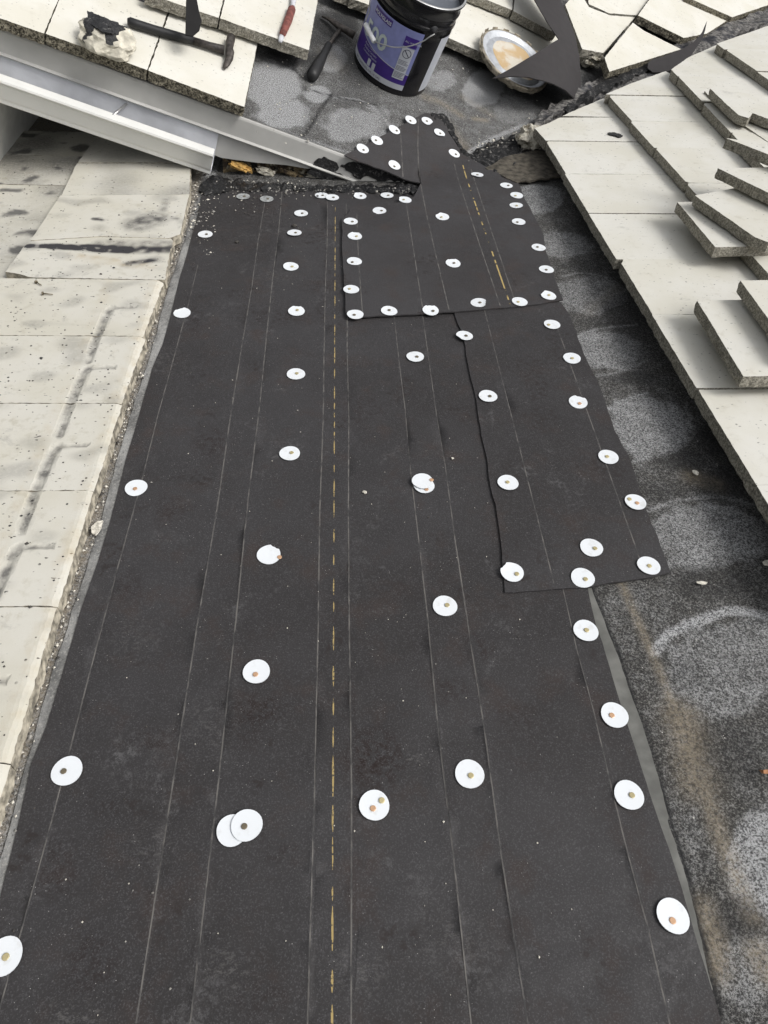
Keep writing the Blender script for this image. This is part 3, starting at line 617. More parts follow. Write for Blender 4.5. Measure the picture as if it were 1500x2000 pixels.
caps([
 (8, 1868, 'white cap nail cut off by the left edge of the photo, nearest the viewer', dict(nail='b', off=(.003, -.001))),
 (131, 1506, 'white cap nail near the left membrane edge beside the bottom cream tile', dict(nail='d', off=(-.004, -.001))),
 (266, 953, 'oval white cap nail on the left membrane edge beside a white mortar flake', dict(nail='c', off=(-.001, -.004))),
 (356, 612, 'half-cut white cap nail on the left edge of the base membrane', dict(nail='', sh=5)),
 (401, 458, 'dull cap nail on the left membrane corner beside grey rubble', dict(nail='d', sh=0)),
 (475, 384, 'dusty grey cap nail in the tar crumbs below the gutter end', dict(dusty=True)),
 (521, 389, 'second grey cap nail in the far row, right of the dusty one', dict(dusty=True)),
 (628, 382, 'left one of two overlapping cap nails above the yellow line', dict(sh=0)),
 (649, 386, 'right one of two overlapping cap nails above the yellow line', dict(sh=1, h=.0082)),
 (703, 383, 'cap nail in the far row midway between the overlapping pair and patch notch', dict(sh=2)),
 (756, 382, 'cap nail in the far row just above the arrow patch corner', dict(h=.0070)),
 (588, 417, 'farthest cap nail in the column left of the yellow line', dict(sh=0)),
 (575, 455, 'cap nail next to a small dark stub left of the yellow line', dict(sh=1)),
 (568, 521, 'cap nail left of the yellow line, third from the tar', dict(nail='b', sh=6)),
 (579, 608, 'cap nail left of the yellow line level with the arrow patch bottom', dict(nail='b', off=(.002, .003))),
 (578, 731, 'lone cap nail left of the yellow line above the middle', dict(nail='b', off=(.002, .001), sh=0)),
 (566, 886, 'cap nail left of the yellow line, level with the white chip row', dict(nail='b', off=(.004, .001), sh=0)),
 (525, 1084, 'cap nail with a bent copper nail sticking out of its right side', dict(nail='c', off=(.020, -.006), sh=2)),
 (501, 1312, 'cap nail left of the yellow line with copper nail below centre', dict(nail='c', off=(-.001, -.006), sh=0)),
 (482, 1612, 'upper right cap of the overlapping pair left of the yellow line', dict(nail='d', off=(-.003, -.002), sh=0, h=.0090)),
 (454, 1622, 'lower left cap of the overlapping pair left of the yellow line', dict(nail='', sh=0)),
 (811, 697, 'cap nail just below the arrow patch, right of the yellow line', dict(sh=7)),
 (828, 949, 'lower one of two stacked cap nails in the sheet middle', dict(nail='c', off=(.004, -.012), sh=1)),
 (825, 940, 'upper one of two stacked cap nails in the sheet middle', dict(nail='c', off=(.019, .002), sh=0, h=.0108)),
 (869, 1184, 'cap nail between the stacked pair and the brown stain', dict(nail='b', off=(.004, .001), sh=0)),
 (917, 1512, 'round cap nail with a bent brass nail, right of the brown stain', dict(nail='b', off=(.0015, -.003), sh=0)),
 (731, 1573, 'cap nail with a pink and a yellow nail below the brown stain', dict(nail='cb', off=(-.002, -.005), sh=6)),
 (1144, 1232, 'cap nail touching the upper end of the grey strip', dict(nail='b', off=(.001, 0), sh=0)),
 (1200, 1397, 'cap nail with an orange nail on the edge of the grey strip', dict(nail='c', off=(-.005, -.001), sh=0)),
 (1228, 1553, 'cap nail beside the split in the grey strip', dict(nail='b', off=(.004, -.001), sh=0)),
 (1314, 1789, 'largest cap nail near the bottom right corner, orange nail head', dict(nail='c', off=(-.003, -.006), sh=7)),
])
P = '%s of the narrow right-hand strip'
caps([(907, 656, 'farthest cap nail on the ragged left edge of the narrow strip', dict(h=.0108)),
 (953, 774, 'second cap nail down the ragged left edge of the narrow strip', dict(h=.0108, sh=0)),
 (992, 943, 'third cap nail down the ragged left edge of the narrow strip', dict(h=.0108, nail='b', off=(-.001, 0), sh=0)),
 (1000, 1118, 'cap nail on the near left corner of the narrow strip', dict(h=.0108, nail='b', off=(.008, -.005), sh=2)),
 (1138, 1129, 'cap nail on the near edge of the narrow strip above the grey strip', dict(h=.0108, nail='b', off=(.004, -.004), sh=4)),
 (1155, 1070, 'cap nail just inside the near edge of the narrow strip', dict(h=.0108, nail='b', off=(.006, -.003), sh=7)),
 (1267, 1105, 'cap nail on the near right corner of the narrow strip', dict(h=.0108, nail='b', off=(0, -.002), sh=3)),
 (1241, 981, 'cap nail with two nail heads on the narrow strip right edge', dict(h=.0108, nail='cb', off=(.002, -.004), sh=1)),
 (1188, 893, 'cap nail on the right edge of the narrow strip facing the pale round patch', dict(h=.0108, nail='b', off=(-.003, 0), sh=6)),
 (1129, 786, 'cap nail on the right edge of the narrow strip, third from its far end', dict(h=.0108, nail='c', off=(.002, -.006), sh=5)),
 (1117, 700, 'cap nail on the right edge of the narrow strip, second from its far end', dict(h=.0108, nail='b', off=(0, -.002), sh=7)),
 (1078, 634, 'cap nail on the narrow strip just below the arrow patch corner', dict(h=.0108, nail='b', off=(-.010, -.004), sh=3))])
h_ = dict(h=.017)
cl = [(791, 391, 'cap nail on the notch corner of the arrow patch'), (741, 412, 'cap nail on the slanted left shoulder of the arrow patch'), (685, 433, 'farthest cap nail down the left edge of the arrow patch'), (693, 462, 'second cap nail down the left edge of the arrow patch'),
 (692, 511, 'third cap nail down the left edge of the arrow patch'), (686, 566, 'fourth cap nail down the left edge, its rim over the patch edge'), (694, 615, 'cap nail on the near left corner of the arrow patch'), (760, 608, 'second cap nail along the near edge of the arrow patch'),
 (841, 607, 'third cap nail along the near edge of the arrow patch'), (935, 592, 'fourth cap nail along the near edge of the arrow patch'), (1015, 590, 'cap nail where the patch yellow line meets its near edge'), (1071, 578, 'cap nail on the near right corner of the arrow patch'),
 (1067, 527, 'cap nail on the right patch edge just above its near right corner'), (1052, 484, 'cap nail on the bulge of the right edge of the arrow patch'), (1013, 434, 'cap nail inside the right edge, lowest of four close together'), (1008, 402, 'cap nail on the right edge, third of four close together'),
 (1009, 382, 'cap nail on the right edge, second of four close together'), (989, 363, 'cap nail on the right edge, top of four close together'), (864, 424, 'cap nail alone in the patch middle, the farther one'), (885, 515, 'cap nail alone in the patch middle, the nearer one')]
for x, y, l in cl: cap(x, y, l, 'b' if rnd.random() < .4 else 'd', (rnd.uniform(-.007, .007), rnd.uniform(-.008, .002)), .014)
for x, y, l in [(932, 342, 'cap nail on the fold of the arrow patch by the tarred valley'), (887, 300, 'cap nail on the right arrow edge where the yellow line starts'), (858, 260, 'cap nail on the right slope of the arrow head'), (834, 237, 'right cap nail of the two at the arrow tip'),
 (802, 235, 'left cap nail of the two at the arrow tip'), (770, 254, 'cap nail on the left slope of the arrow head, below the tip pair'), (736, 275, 'cap nail midway down the left slope of the arrow head'), (708, 291, 'cap nail at the far left point of the arrow head'), (770, 323, 'cap nail inside the arrow head above its cut lower edge')]:
    cap(x, y, l, 'd', (rnd.uniform(-.006, .008), rnd.uniform(-.008, 0)), .014, onU=True)

# ---------------------------------------------------------------- tiles
def course_frame(F, x0, h0, slope, d):
    """plane of a tile course: along F.y, passing height h0 at x = x0; d = -1 when the butt is on the low side"""
    return Frame(F.W(x0, 0, h0), F.x - F.z * slope, F.y)
def tile(name, F, outline_px, mats, lab, grp, seed=0, relief=None, th=.03, rough=.0018, jit=.9, grid=.06, paint=None, side_fn=None, local=None, step=None, under=(0, 0, 0), cat='roof tile'):
    pts = local if local is not None else [F.px(*p) for p in outline_px]
    bow = rnd.uniform(-.0008, .0008)
    o = slab(name, densify(pts, step or .012, jit * .001, seed), lambda x, y: F.W(x, y, (relief(x, y) if relief else 0) + bow + .0006 * mnoise.noise(Vector((x * 14, y * 14, seed)))), th, mats, F, grid, rough, paint=paint, rings=3, side_fn=side_fn, under=under)
    return tag(o, lab, cat, grp)
def dpaint(gs=(), bs=(), os_=()):
    """stains of a tile: grey, black, ochre; each (polyline, width, strength) in the course plane"""
    def f(P_):
        out_ = np.zeros((len(P_), 3)); sd_ = rnd.random() * 50
        out_[:, 0] = .36 * sstep(np.array([mnoise.noise(Vector((p[0] * 13, p[1] * 19, sd_))) for p in P_]), .10, .55)
        for k, L in ((0, gs), (2, bs), (1, os_)):
            for line, wd, st in L: out_[:, k] = np.maximum(out_[:, k], st * (1 - sstep(pdist(P_, line), wd * .45, wd * 1.5)) * (.75 + .8 * np.array([mnoise.noise(Vector((p[0] * 45, p[1] * 45, 0))) for p in P_])))
        return out_
    return f
# right-hand slope, courses by their lower edges
def fit(F, pts): return np.array([F.px(*p) for p in pts])
R1 = course_frame(FM, .735, .085, -.022, -1); e1 = fit(R1, [(1052, 250), (1110, 347), (1203, 507), (1275, 617), (1365, 764), (1476, 950)])
R2 = course_frame(FM, 1.06, .128, -.022, -1); e2 = fit(R2, [(1190, 187), (1233, 238), (1283, 287), (1340, 357)])
R3 = course_frame(FM, 1.38, .171, -.022, -1); e3 = fit(R3, [(1312, 136), (1400, 236), (1440, 266)])
R4 = course_frame(FM, 1.70, .214, -.022, -1); e4 = fit(R4, [(1400, 86), (1500, 155)])
pe = [np.polyfit(e[:, 1], e[:, 0], 1) for e in (e1, e2, e3, e4)]
jy = [[R1.px(1145, 228)[1], R1.px(1070, 275)[1], R1.px(1106, 339)[1], R1.px(1152, 416)[1], R1.px(1203, 506)[1], R1.px(1275, 615)[1], R1.px(1365, 760)[1], R1.px(1476, 948)[1]],
      [R2.px(1200, 185)[1], R2.px(1232, 235)[1], R2.px(1285, 288)[1], R2.px(1340, 357)[1]], [R3.px(1350, 150)[1]], [R4.px(1420, 96)[1]]]
for J in jy:
    while J[-1] > -.35: J.append(J[-1] - .298)
rr_ = random.Random(5)
FRAMES_R = (R1, R2, R3, R4)
names = ['lowest', 'second', 'third', 'fourth']
def side_mix(edge): return lambda p, o: edge
for ci, (F, p_, J) in enumerate(zip(FRAMES_R, pe, jy)):
    xe = lambda y: p_[0] * y + p_[1]
    start = 1 if ci == 0 else 0
    for k in range(start, len(J) - 1):
        y1, y0 = J[k] - .0013, J[k + 1] + .0013
        if pxof(F.W(xe(y1), y1))[1] > 2080 or pxof(F.W(xe(y1), y1))[0] > 1560: continue
        dx = rr_.uniform(-.004, .004); L_ = .40
        q = [(xe(y0) + dx, y0), (xe(y0) + dx + L_, y0), (xe(y1) + dx + L_, y1), (xe(y1) + dx, y1)]
        # a chipped near corner, as on every second joint
        c1, c2 = rr_.choice((.001, .002, .010, .018)), rr_.choice((.001, .001, .004, .009))
        q = [(q[0][0] + c2, y0), q[1], q[2], (q[3][0] + c1 * .7, y1), (q[3][0] + c1 * .3, y1 - c1), (q[3][0], y1 - c1 * 1.3), (q[0][0], y0 + c2)]
        FF = Frame(F.o + F.z * rr_.uniform(-.0012, .0012), F.x + F.z * rr_.uniform(-.002, .002), F.y + F.z * rr_.uniform(-.0012, .0012))
        tile('flat_tile', FF, None, [M_TR, M_EDGE], f'cream flat tile, {ORD[k - start]} below the cut piece in the {names[ci]} course of the right-hand slope', 'laid tiles of the right-hand slope', seed=ci * 20 + k, local=q, th=.030, rough=.002, jit=.6)
def cutp(F, px_, lab, seed, tail=(), head=()):
    q = [F.px(*p) for p in px_] + [np.array(p) for p in tail]
    return tile('flat_tile', F, None, [M_TR, M_EDGE], lab, 'laid tiles of the right-hand slope', seed=seed, th=.033, rough=.002, jit=1.2, local=q)
def je(ci, k, d): y = jy[ci][k] + d; return (pe[ci][0] * y + pe[ci][1], y)
def jf(ci, k, d, w_=.40): y = jy[ci][k] + d; return (pe[ci][0] * y + pe[ci][1] + w_, y)
cutp(R1, [(1044, 251), (1070, 241), (1094, 230)], 'cut tile tip with dark mortar stain beside the tarred valley', 31, [jf(0, 0, -.0009), jf(0, 1, .0009), je(0, 1, .0009)])
cutp(R1, [(1098, 226), (1135, 210), (1178, 192), (1215, 205)], 'small wedge tile at the top of the lowest right-hand course', 32, [jf(0, 0, .0009, .36)])
cutp(R2, [(1183, 184), (1235, 162), (1300, 139), (1340, 160)], 'wedge tile at the top of the second right-hand course below the crescent offcut', 33, [jf(1, 0, .0009), je(1, 0, .0009)])
cutp(R3, [(1311, 136), (1345, 112), (1400, 88), (1440, 116)], 'wedge tile at the top of the third right-hand course', 34, [jf(2, 0, .0009), je(2, 0, .0009)])
cutp(R4, [(1400, 85), (1500, 50), (1600, 10), (1650, 60)], 'wedge tile at the top of the fourth right-hand course', 35, [jf(3, 0, .0009), je(3, 0, .0009)])
# left-hand slope: heads face the membrane
L0 = Frame(FM.W(-.456, 0, .048), FM.x + FM.z * .012, FM.y)
L1 = Frame(FM.W(-.83, 0, .0215), FM.x + FM.z * .012, FM.y)
JL = [L0.px(150, y)[1] for y in (268, 318, 382)]
Jmain = [L0.px(150, y)[1] for y in (545, 656, 787.5, 958, 1183)]
while Jmain[-1] > .0: Jmain.append(Jmain[-1] - .264)
def groove(x0, y0, y1, k=.9):
    """dirt in the moulded recess at the head of a tile"""
    c = -.03
    return [([(x0 - .092, y0 + .25), (x0 - .085, (y0 + y1) / 2)], .007, k * .9), ([(x0 - .092, y0 + .10), (x0 - .092, y0 + .0)], .008, k * .8), ([(x0 - .088, y0 + .124), (x0 - .05, y0 + .130)], .005, k * .8), ([(x0 - .092, y0 + .115), (x0 - .088, y0 + .124)], .008, k * .8)]
def side_left(p, o): return 2
lef = ['raised tile piece with a black tar stripe']
for k in range(len(Jmain) - 1):
    y1, y0 = Jmain[k] - .001, Jmain[k + 1] + .001; c_ = (y0 + y1) / 2
    sp_ = [([(rr_.uniform(-.36, -.12),) + (0,)] , 0, 0)][:0]
    gs = [([(-.110, y1 - .002), (-.106, y1 - .065), (-.106, y1 - .10)], .0080, .95), ([(-.108, y0 + .008), (-.105, y0 + .11), (-.098, y0 + .124)], .0090, 1.0), ([(-.098, y0 + .124), (-.045, y0 + .128)], .0050, .8)]
    if k == 0: gs = gs[1:]
    # shallow moulded pads
    def relief(x, y, L=gs):
        d = min(float(pdist(np.array([(x, y)]), l_)[0]) / w__ for l_, w__, _ in L)
        return -.0032 * (1 - float(sstep(np.array([d]), .5, 1.5)[0])) - .006 * max(0, (x + .016) / .016) ** 2
    tile('flat_tile', L0, None, [M_TL, M_EDGEC], f'dirty cream tile beside the base membrane, {ORD[k]} one nearer than the tar-striped tile', 'laid tiles of the left-hand slope', seed=60 + k,
         local=[(-.41, y0), (.0 + rr_.uniform(-.004, .004), y0), (.0 + rr_.uniform(-.004, .004), y1), (-.41, y1)], th=.026, rough=.0012, jit=1.0, grid=.0065, step=.008,
         relief=relief, paint=dpaint(gs, [], [([(-.012, y0), (-.012, y1)], .016, .28), ([(-.13, y0), (-.13, y1)], .012, .2)]))
    # bevelled foot strip of the moulded head
bl_ = lambda pts: [L0.px(*p) for p in pts]
tile('flat_tile', L0, [(118, 382), (370, 380), (366, 395), (352, 458), (330, 466), (200, 462), (60, 470)], [M_TL, M_EDGEC], 'dirty cream tile with grey smear, last whole one before the gutter shade', 'laid tiles of the left-hand slope', seed=71, th=.026, grid=.009,
     paint=dpaint([(bl_([(270, 438), (300, 428)]), .045, 1.0), (bl_([(325, 390), (318, 412)]), .012, .7)], [(bl_([(185, 428), (200, 430)]), .008, 1.3), (bl_([(275, 432), (300, 428)]), .02, .55), (bl_([(335, 425), (345, 428)]), .008, .6)]))
tile('flat_tile', L0, [(10, 530), (60, 464), (95, 446), (330, 462), (338, 470), (330, 500), (322, 546), (62, 541), (40, 535)], [M_TL, M_EDGEC], 'cracked cream tile with a black tar stripe across it', 'laid tiles of the left-hand slope', seed=72, th=.026, jit=1.6, grid=.006,
     paint=dpaint([(bl_([(200, 478), (336, 480)]), .030, .75), (bl_([(250, 516), (305, 506)]), .02, .5)], [(bl_([(56, 480), (110, 481)]), .0105, 2.2), (bl_([(100, 480.5), (180, 484)]), .0150, 2.2), (bl_([(170, 484), (250, 487)]), .0190, 2.0), (bl_([(250, 487), (330, 486)]), .022, 1.0), (bl_([(252, 514), (300, 507)]), .010, 1.2)], [(bl_([(140, 500), (300, 520)]), .02, .4)]))
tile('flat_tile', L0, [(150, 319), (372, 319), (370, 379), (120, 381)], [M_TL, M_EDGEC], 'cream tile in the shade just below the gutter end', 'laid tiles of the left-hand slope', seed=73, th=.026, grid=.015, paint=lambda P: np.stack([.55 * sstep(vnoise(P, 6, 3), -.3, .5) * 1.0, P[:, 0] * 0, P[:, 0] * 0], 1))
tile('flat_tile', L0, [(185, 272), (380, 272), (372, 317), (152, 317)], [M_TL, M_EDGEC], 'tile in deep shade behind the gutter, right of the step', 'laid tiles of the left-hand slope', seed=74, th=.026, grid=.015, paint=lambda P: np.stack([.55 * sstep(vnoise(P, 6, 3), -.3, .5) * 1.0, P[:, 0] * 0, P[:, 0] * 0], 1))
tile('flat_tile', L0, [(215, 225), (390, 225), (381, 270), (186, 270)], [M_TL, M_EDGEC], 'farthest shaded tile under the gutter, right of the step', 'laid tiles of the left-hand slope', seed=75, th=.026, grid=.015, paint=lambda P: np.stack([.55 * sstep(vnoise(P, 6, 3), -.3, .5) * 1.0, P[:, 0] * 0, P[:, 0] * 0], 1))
JL1 = [L1.px(60, y)[1] for y in (255, 303, 361, 431, 514)]
while JL1[-1] > 1.0: JL1.append(JL1[-1] - .264)
for k in range(len(JL1) - 1):
    tile('flat_tile', L1, None, [M_TL, M_EDGEC], f'speckled cream tile in the lower left course, {ORD[k]} from the wall', 'lower course of left-hand tiles', seed=80 + k,
         local=[(-.32, JL1[k + 1] + .001), (.05, JL1[k + 1] + .001), (.05, JL1[k] - .001), (-.32, JL1[k] - .001)], th=.02, grid=.012, paint=lambda P, k=k: np.stack([np.clip(.22 + .5 * sstep(vnoise(P, 7, k), -.2, .5) * (1.2 - .2 * k), 0, 1), P[:, 0] * 0, .8 * sstep(vnoise(P, 16, k + 9), .33, .45)], 1))
# upper slope courses: butts run along the eave
def urow(v, h=.075): return Frame(FU.W(0, v, h), FU.x, FU.y - FU.z * .10)
U1 = urow(.045, .040); U1 = Frame(FU.W(0, 0, .048), FU.x, FU.y + FU.z * -.02)
def ut(F, px_, lab, seed, **k): return tile('flat_tile', F, px_, [M_TU, k.pop('edge', M_EDGE)], lab, 'laid tiles of the upper slope', seed=seed, th=k.pop('th', .034), rough=.003, jit=1.2, grid=.05, **k)
ut(U1, [(290, 138), (477, 209), (503, 83), (420, 55), (332, 22)], 'cream tile under the hammer head at the upper eave corner', 101, edge=M_EDGED)
ut(U1, [(89, 66), (287, 137), (329, 21), (135, -45)], 'cream eave tile carrying the tarred mortar chunk', 102, edge=M_EDGED)
ut(U1, [(-130, -10), (86, 65), (132, -46), (-75, -110)], 'cream eave tile cut by the top left corner of the photo', 103, edge=M_EDGED)
U2 = Frame(FU.W(0, .40, .082), FU.x, FU.y - FU.z * .08)
ut(U2, [(430, 36), (603, 98), (622, -10), (455, -60)], 'cream tile carrying the red-handled tool', 104)
ut(U2, [(283, -14), (427, 35), (452, -61), (310, -110)], 'cream tile behind the hanging membrane sliver', 105)
U3 = Frame(FU.W(0, .88, .060), FU.x, FU.y - FU.z * .06)
ut(U3, [(640, -24), (700, 0), (704, -60), (650, -80)], 'cream tile left of the bucket rim, farther one', 106)
ut(U3, [(684, -4), (703, 3), (845, 55), (858, -40), (716, -80)], 'cream tile directly behind the bucket', 107)
ut(U3, [(848, 63), (872, 72), (952, 108), (1088, 152), (1094, 60), (900, -20), (862, -38)], 'cream tile under the tilted bucket lid', 108)
U4 = Frame(FU.W(0, 1.33, .075), FU.x, FU.y - FU.z * .06)
ut(U4, [(916, -14), (1000, 20), (1006, -60), (930, -90)], 'cream tile behind the lid, left of the leaning black offcut', 109)
ut(U4, [(1003, 22), (1086, 66), (1080, -30), (1009, -60)], 'cream tile mostly behind the black offcut', 110)
U4b = Frame(FU.W(0, 1.25, .085), FU.x, FU.y - FU.z * .04)
ut(U4b, [(1104, 10), (1137, 96), (1178, 104), (1240, 34), (1190, 30), (1150, 14), (1130, -20)], 'cut tile with broken grey foot right of the black offcut', 111)
ut(U4b, [(1150, 8), (1190, 26), (1244, 30), (1274, -10), (1240, -60), (1140, -60)], 'small cut tile against the dark gap near the top', 112)
U5 = Frame(FU.W(0, 1.9, .085), FU.x, FU.y - FU.z * .04)
ut(U5, [(1181, 112), (1236, 44), (1258, 60), (1330, 96), (1260, 118), (1190, 140)], 'stained tile wedge between dark gap and grey valley mortar', 113, edge=M_EDGED)
ut(U5, [(1246, 30), (1284, -22), (1420, 40), (1380, 66), (1335, 74)], 'cream tile right of the dark gap, above the crescent offcut', 114, edge=M_EDGED)
U6 = Frame(FU.W(0, 2.4, .09), FU.x, FU.y - FU.z * .04)
ut(U6, [(1340, -6), (1430, 34), (1500, 10), (1560, -40), (1400, -80)], 'topmost cream tile cut by the photo edge right of the gap', 115, edge=M_EDGED)

# loose tiles stacked on the right-hand slope
def loose(px_, h, tx, ty, lab, seed, jit=1.2):
    c = FM.hit(*px_[0], h); F = Frame(c, FM.x + FM.z * tx, FM.y + FM.z * ty)
    return tile('loose_tile', F, px_, [M_TR, M_EDGE], lab, 'loose tiles stacked on the right-hand slope', seed=seed, th=.029, rough=.0018, jit=jit * .5, cat='roof tile')
loose([(1362, 587), (1452, 735), (1680, 730), (1560, 583)], .150, .02, .0, 'loose tile lowest of the near stack, fully showing its left edge', 201)
loose([(1446, 548), (1550, 690), (1760, 680), (1640, 545)], .195, .03, .0, 'upper loose tile of the near stack at the right photo edge', 202)
loose([(1323, 395), (1397, 483), (1600, 479), (1500, 392)], .155, .02, .0, 'bottom loose tile of the middle stack with cast lower edge', 203)
loose([(1357, 382), (1475, 464), (1502, 474), (1600, 440), (1450, 365)], .192, .05, .02, 'angled loose tile lying on the bottom tile of the middle stack', 204)
loose([(1402, 328), (1540, 395), (1660, 350), (1500, 327)], .240, .06, .05, 'second highest loose tile of the middle stack, jutting left', 205)
loose([(1418, 270), (1560, 325), (1680, 300), (1500, 283)], .285, .06, .06, 'highest loose tile of the middle stack', 206)
loose([(1387, 173), (1412, 197), (1443, 225), (1462, 231), (1470, 221), (1580, 262), (1620, 205), (1500, 187)], .215, .03, .02, 'broken-edged loose tile at the top of the right-hand slope', 207, 2.5)
loose([(1376, 178), (1400, 203), (1450, 243), (1560, 318), (1640, 250), (1500, 190)], .182, .03, .02, 'loose tile directly under the broken-edged one', 208, 2.0)

# ---------------------------------------------------------------- mortar, tar and rubble
o = slab('valley_mortar', densify([(1040, 252), (1100, 222), (1133, 206), (1180, 186), (1305, 137), (1400, 86), (1500, 44), (1640, -20), (1600, -30), (1500, 16), (1400, 55), (1330, 84), (1262, 112), (1180, 148), (1120, 180), (1060, 215)], 9, 4, 9),
         lambda x, y: FVhit(x, y, .055) + FM.z * (.016 * mnoise.noise(Vector((x * .035, y * .05, 0))) + .010 * mnoise.noise(Vector((x * .12, y * .15, 0)))), .03, [M_MORT], FM, 9, .004)
tag(o, 'rough grey mortar filling the valley between the two slopes', 'mortar')
o = slab('valley_tar', densify([(898, 290), (918, 300), (960, 278), (1005, 262), (1060, 235), (1100, 212), (1112, 222), (1062, 246), (1036, 258), (1022, 292), (1010, 330), (1012, 356), (985, 352), (950, 335), (920, 315)], 6, 2.5, 10),
         lambda x, y: FVhit(x, y, .010) + FM.z * (.012 * mnoise.noise(Vector((x * .07, y * .09, 2))) + .006 * mnoise.noise(Vector((x * .2, y * .22, 0)))), .02, [M_TARD], FM, 6, .003)
tag(o, 'crumbly black tar in the valley crotch beside the arrow patch', 'tar')
o = slab('tar_ridge', densify([(842, 220), (868, 222), (885, 245), (890, 262), (905, 290), (918, 305), (908, 306), (894, 285), (880, 262), (870, 243), (850, 232)], 4, 2, 11),
         lambda x, y: FU.hit(x, y, .014 + .006 * mnoise.noise(Vector((x * .15, y * .15, 1)))), .02, [M_TARD], FU, 5, .002)
tag(o, 'raised tar ridge along the right side of the arrow head', 'tar')
o = slab('old_underlay_flap', densify([(948, 328), (990, 305), (1050, 292), (1082, 300), (1108, 330), (1100, 343), (1050, 350), (1010, 356)], 7, 1.5, 12),
         lambda x, y: FVhit(x, y, .016 + .006 * mnoise.noise(Vector((x * .03, y * .04, 7)))), .006, [simple('old_felt', (.075, .066, .052), .9, var=.55, scale=45, bump=.9)], FM, 10, .002)
tag(o, 'curled brown flap of old underlay at the foot of the valley', 'underlay')
tag(lump('mortar_lump', FM.hit(1040, 270, .035), (.055, .060, .038), FM, M_MORTP, 4, 4, .45), 'pale mortar lump under the corner of the lowest right-hand tile', 'mortar')
tag(lump('mortar_lump', FU.hit(1150, 112, .04), (.065, .045, .03), FU, M_MORTP, 9, 4, .5), 'pale mortar lump at the foot of the cut tile beside the offcut', 'mortar')
M_CHUNK = simple('mortar_cream', (.52, .49, .41), .9, var=.35, scale=30, bump=.5)
ck = empty('mortar_chunk', U1.hit(208, 80)); tag(ck, 'cream mortar chunk smeared with black tar on the eave tile', 'mortar')
lump('chunk', U1.hit(208, 76, .03), (.078, .068, .036), U1, [M_CHUNK, M_TAR], 3, 4, .30, 1.3, ck, lambda x, y, z: 1 if (x < .5 and x > -.75 and y > -.5 - .3 * math.sin(x * 7) and z > -.1) else 0)
o = slab('felt_scrap', densify([(170, 20), (232, 45), (226, 56), (208, 50), (222, 66), (200, 62), (172, 44)], 3, 1, 2), lambda x, y: U1.hit(x, y, .066 + .006 * math.sin(x * .1)), .004, [M_TAR], U1, 6, parent=ck)
def crumbs(name, F, gen, n, mats, lab, sz=(.0012, .004), seed=0):
    r = random.Random(seed); V, Fs, mi = [], [], []
    for i in range(n):
        p = gen(r); s = r.uniform(*sz) * (1 if r.random() < .9 else 1.7); k = len(V)
        a = [nrm(V3(r.gauss(0, 1), r.gauss(0, 1), r.gauss(0, 1))) for _ in range(3)]
        for q in (V3(1, 0, 0), V3(-1, 0, 0), V3(0, 1, 0), V3(0, -1, 0), V3(0, 0, 1), V3(0, 0, -1)): V.append(p + (F.x * q[0] * s * r.uniform(.6, 1.3) + F.y * q[1] * s * r.uniform(.6, 1.3) + F.z * q[2] * s * .6))
        for f in ((0, 2, 4), (2, 1, 4), (1, 3, 4), (3, 0, 4), (2, 0, 5), (1, 2, 5), (3, 1, 5), (0, 3, 5)): Fs.append([k + j for j in f]); mi.append(i % len(mats))
    o = mesh(name, V, Fs, mats, F, None, mi); return tag(o, lab, name.replace('_', ' '), kind='stuff')
M_PEBD = simple('crumb_dark', (.06, .055, .05), .9, var=.3); M_PEBG = simple('crumb_grey', (.25, .24, .22), .9, var=.4)
crumbs('mortar_crumbs', FM, lambda r: FM.W(-.462 + abs(r.gauss(0, .007)), r.uniform(.3, 2.35), .006), 360, [M_PEB, M_PEBG, M_PEBD, M_PEB], 'pale crumbs along the heads of the left tiles', (.0012, .0034), 1)
crumbs('tar_crumbs', FM, lambda r: FM.hit(r.gauss(500, 70), 352 + abs(r.gauss(0, 26)), .007), 300, [M_PEBG, M_PEBD, M_PEBG, M_PEB], 'pale crumbs scattered on the tar and sheet below the gutter end', (.0012, .0035), 2)
crumbs('membrane_grit', FM, lambda r: FM.W(r.uniform(-.42, .36), r.uniform(.1, 2.3), .0065), 330, [M_PEB, M_PEBG, M_PEBD], 'fine grit scattered over the base membrane', (.0006, .0016), 3)
crumbs('rubble_grit', FM, lambda r: FM.hit(r.gauss(395, 14) - (.0), r.gauss(415, 40), .004), 260, [M_PEB, M_PEBG, M_PEBD], 'grey rubble between the left tiles and the membrane corner', (.0015, .005), 4)
o = slab('valley_tar', densify([(1100, 212), (1130, 190), (1180, 158), (1262, 124), (1330, 96), (1345, 100), (1300, 122), (1230, 152), (1180, 176), (1130, 203), (1108, 222)], 6, 3, 15),
         lambda x, y: FVhit(x, y, .068) + FM.z * (.014 * mnoise.noise(Vector((x * .05, y * .07, 5)))), .03, [M_TARD], FM, 6, .003)
tag(o, 'black tar streak along the grey valley mortar', 'tar')
crumbs('valley_grit', FM, lambda r: (lambda t_: FVhit(915 + 190 * t_ + r.gauss(0, 8), 300 - 85 * t_ + r.gauss(0, 9), .02))(r.random()), 110, [M_PEB, M_PEBG, M_PEBD], 'crumbs of mortar along the tarred valley', (.002, .006), 5)
crumbs('deck_grit', FU, lambda r: FU.hit(r.uniform(500, 1050), r.uniform(110, 290), .002), 160, [M_PEB, M_PEBG], 'small chips scattered on the bare upper deck', (.0012, .004), 6)
crumbs('tar_flecks', L0, lambda r: L0.W(-.37 + .36 * r.random() ** .8, r.uniform(.3, 2.2), .0008), 240, [M_BLACK, M_PEBD], 'black tar flecks spattered over the left tiles', (.0008, .0030), 8)
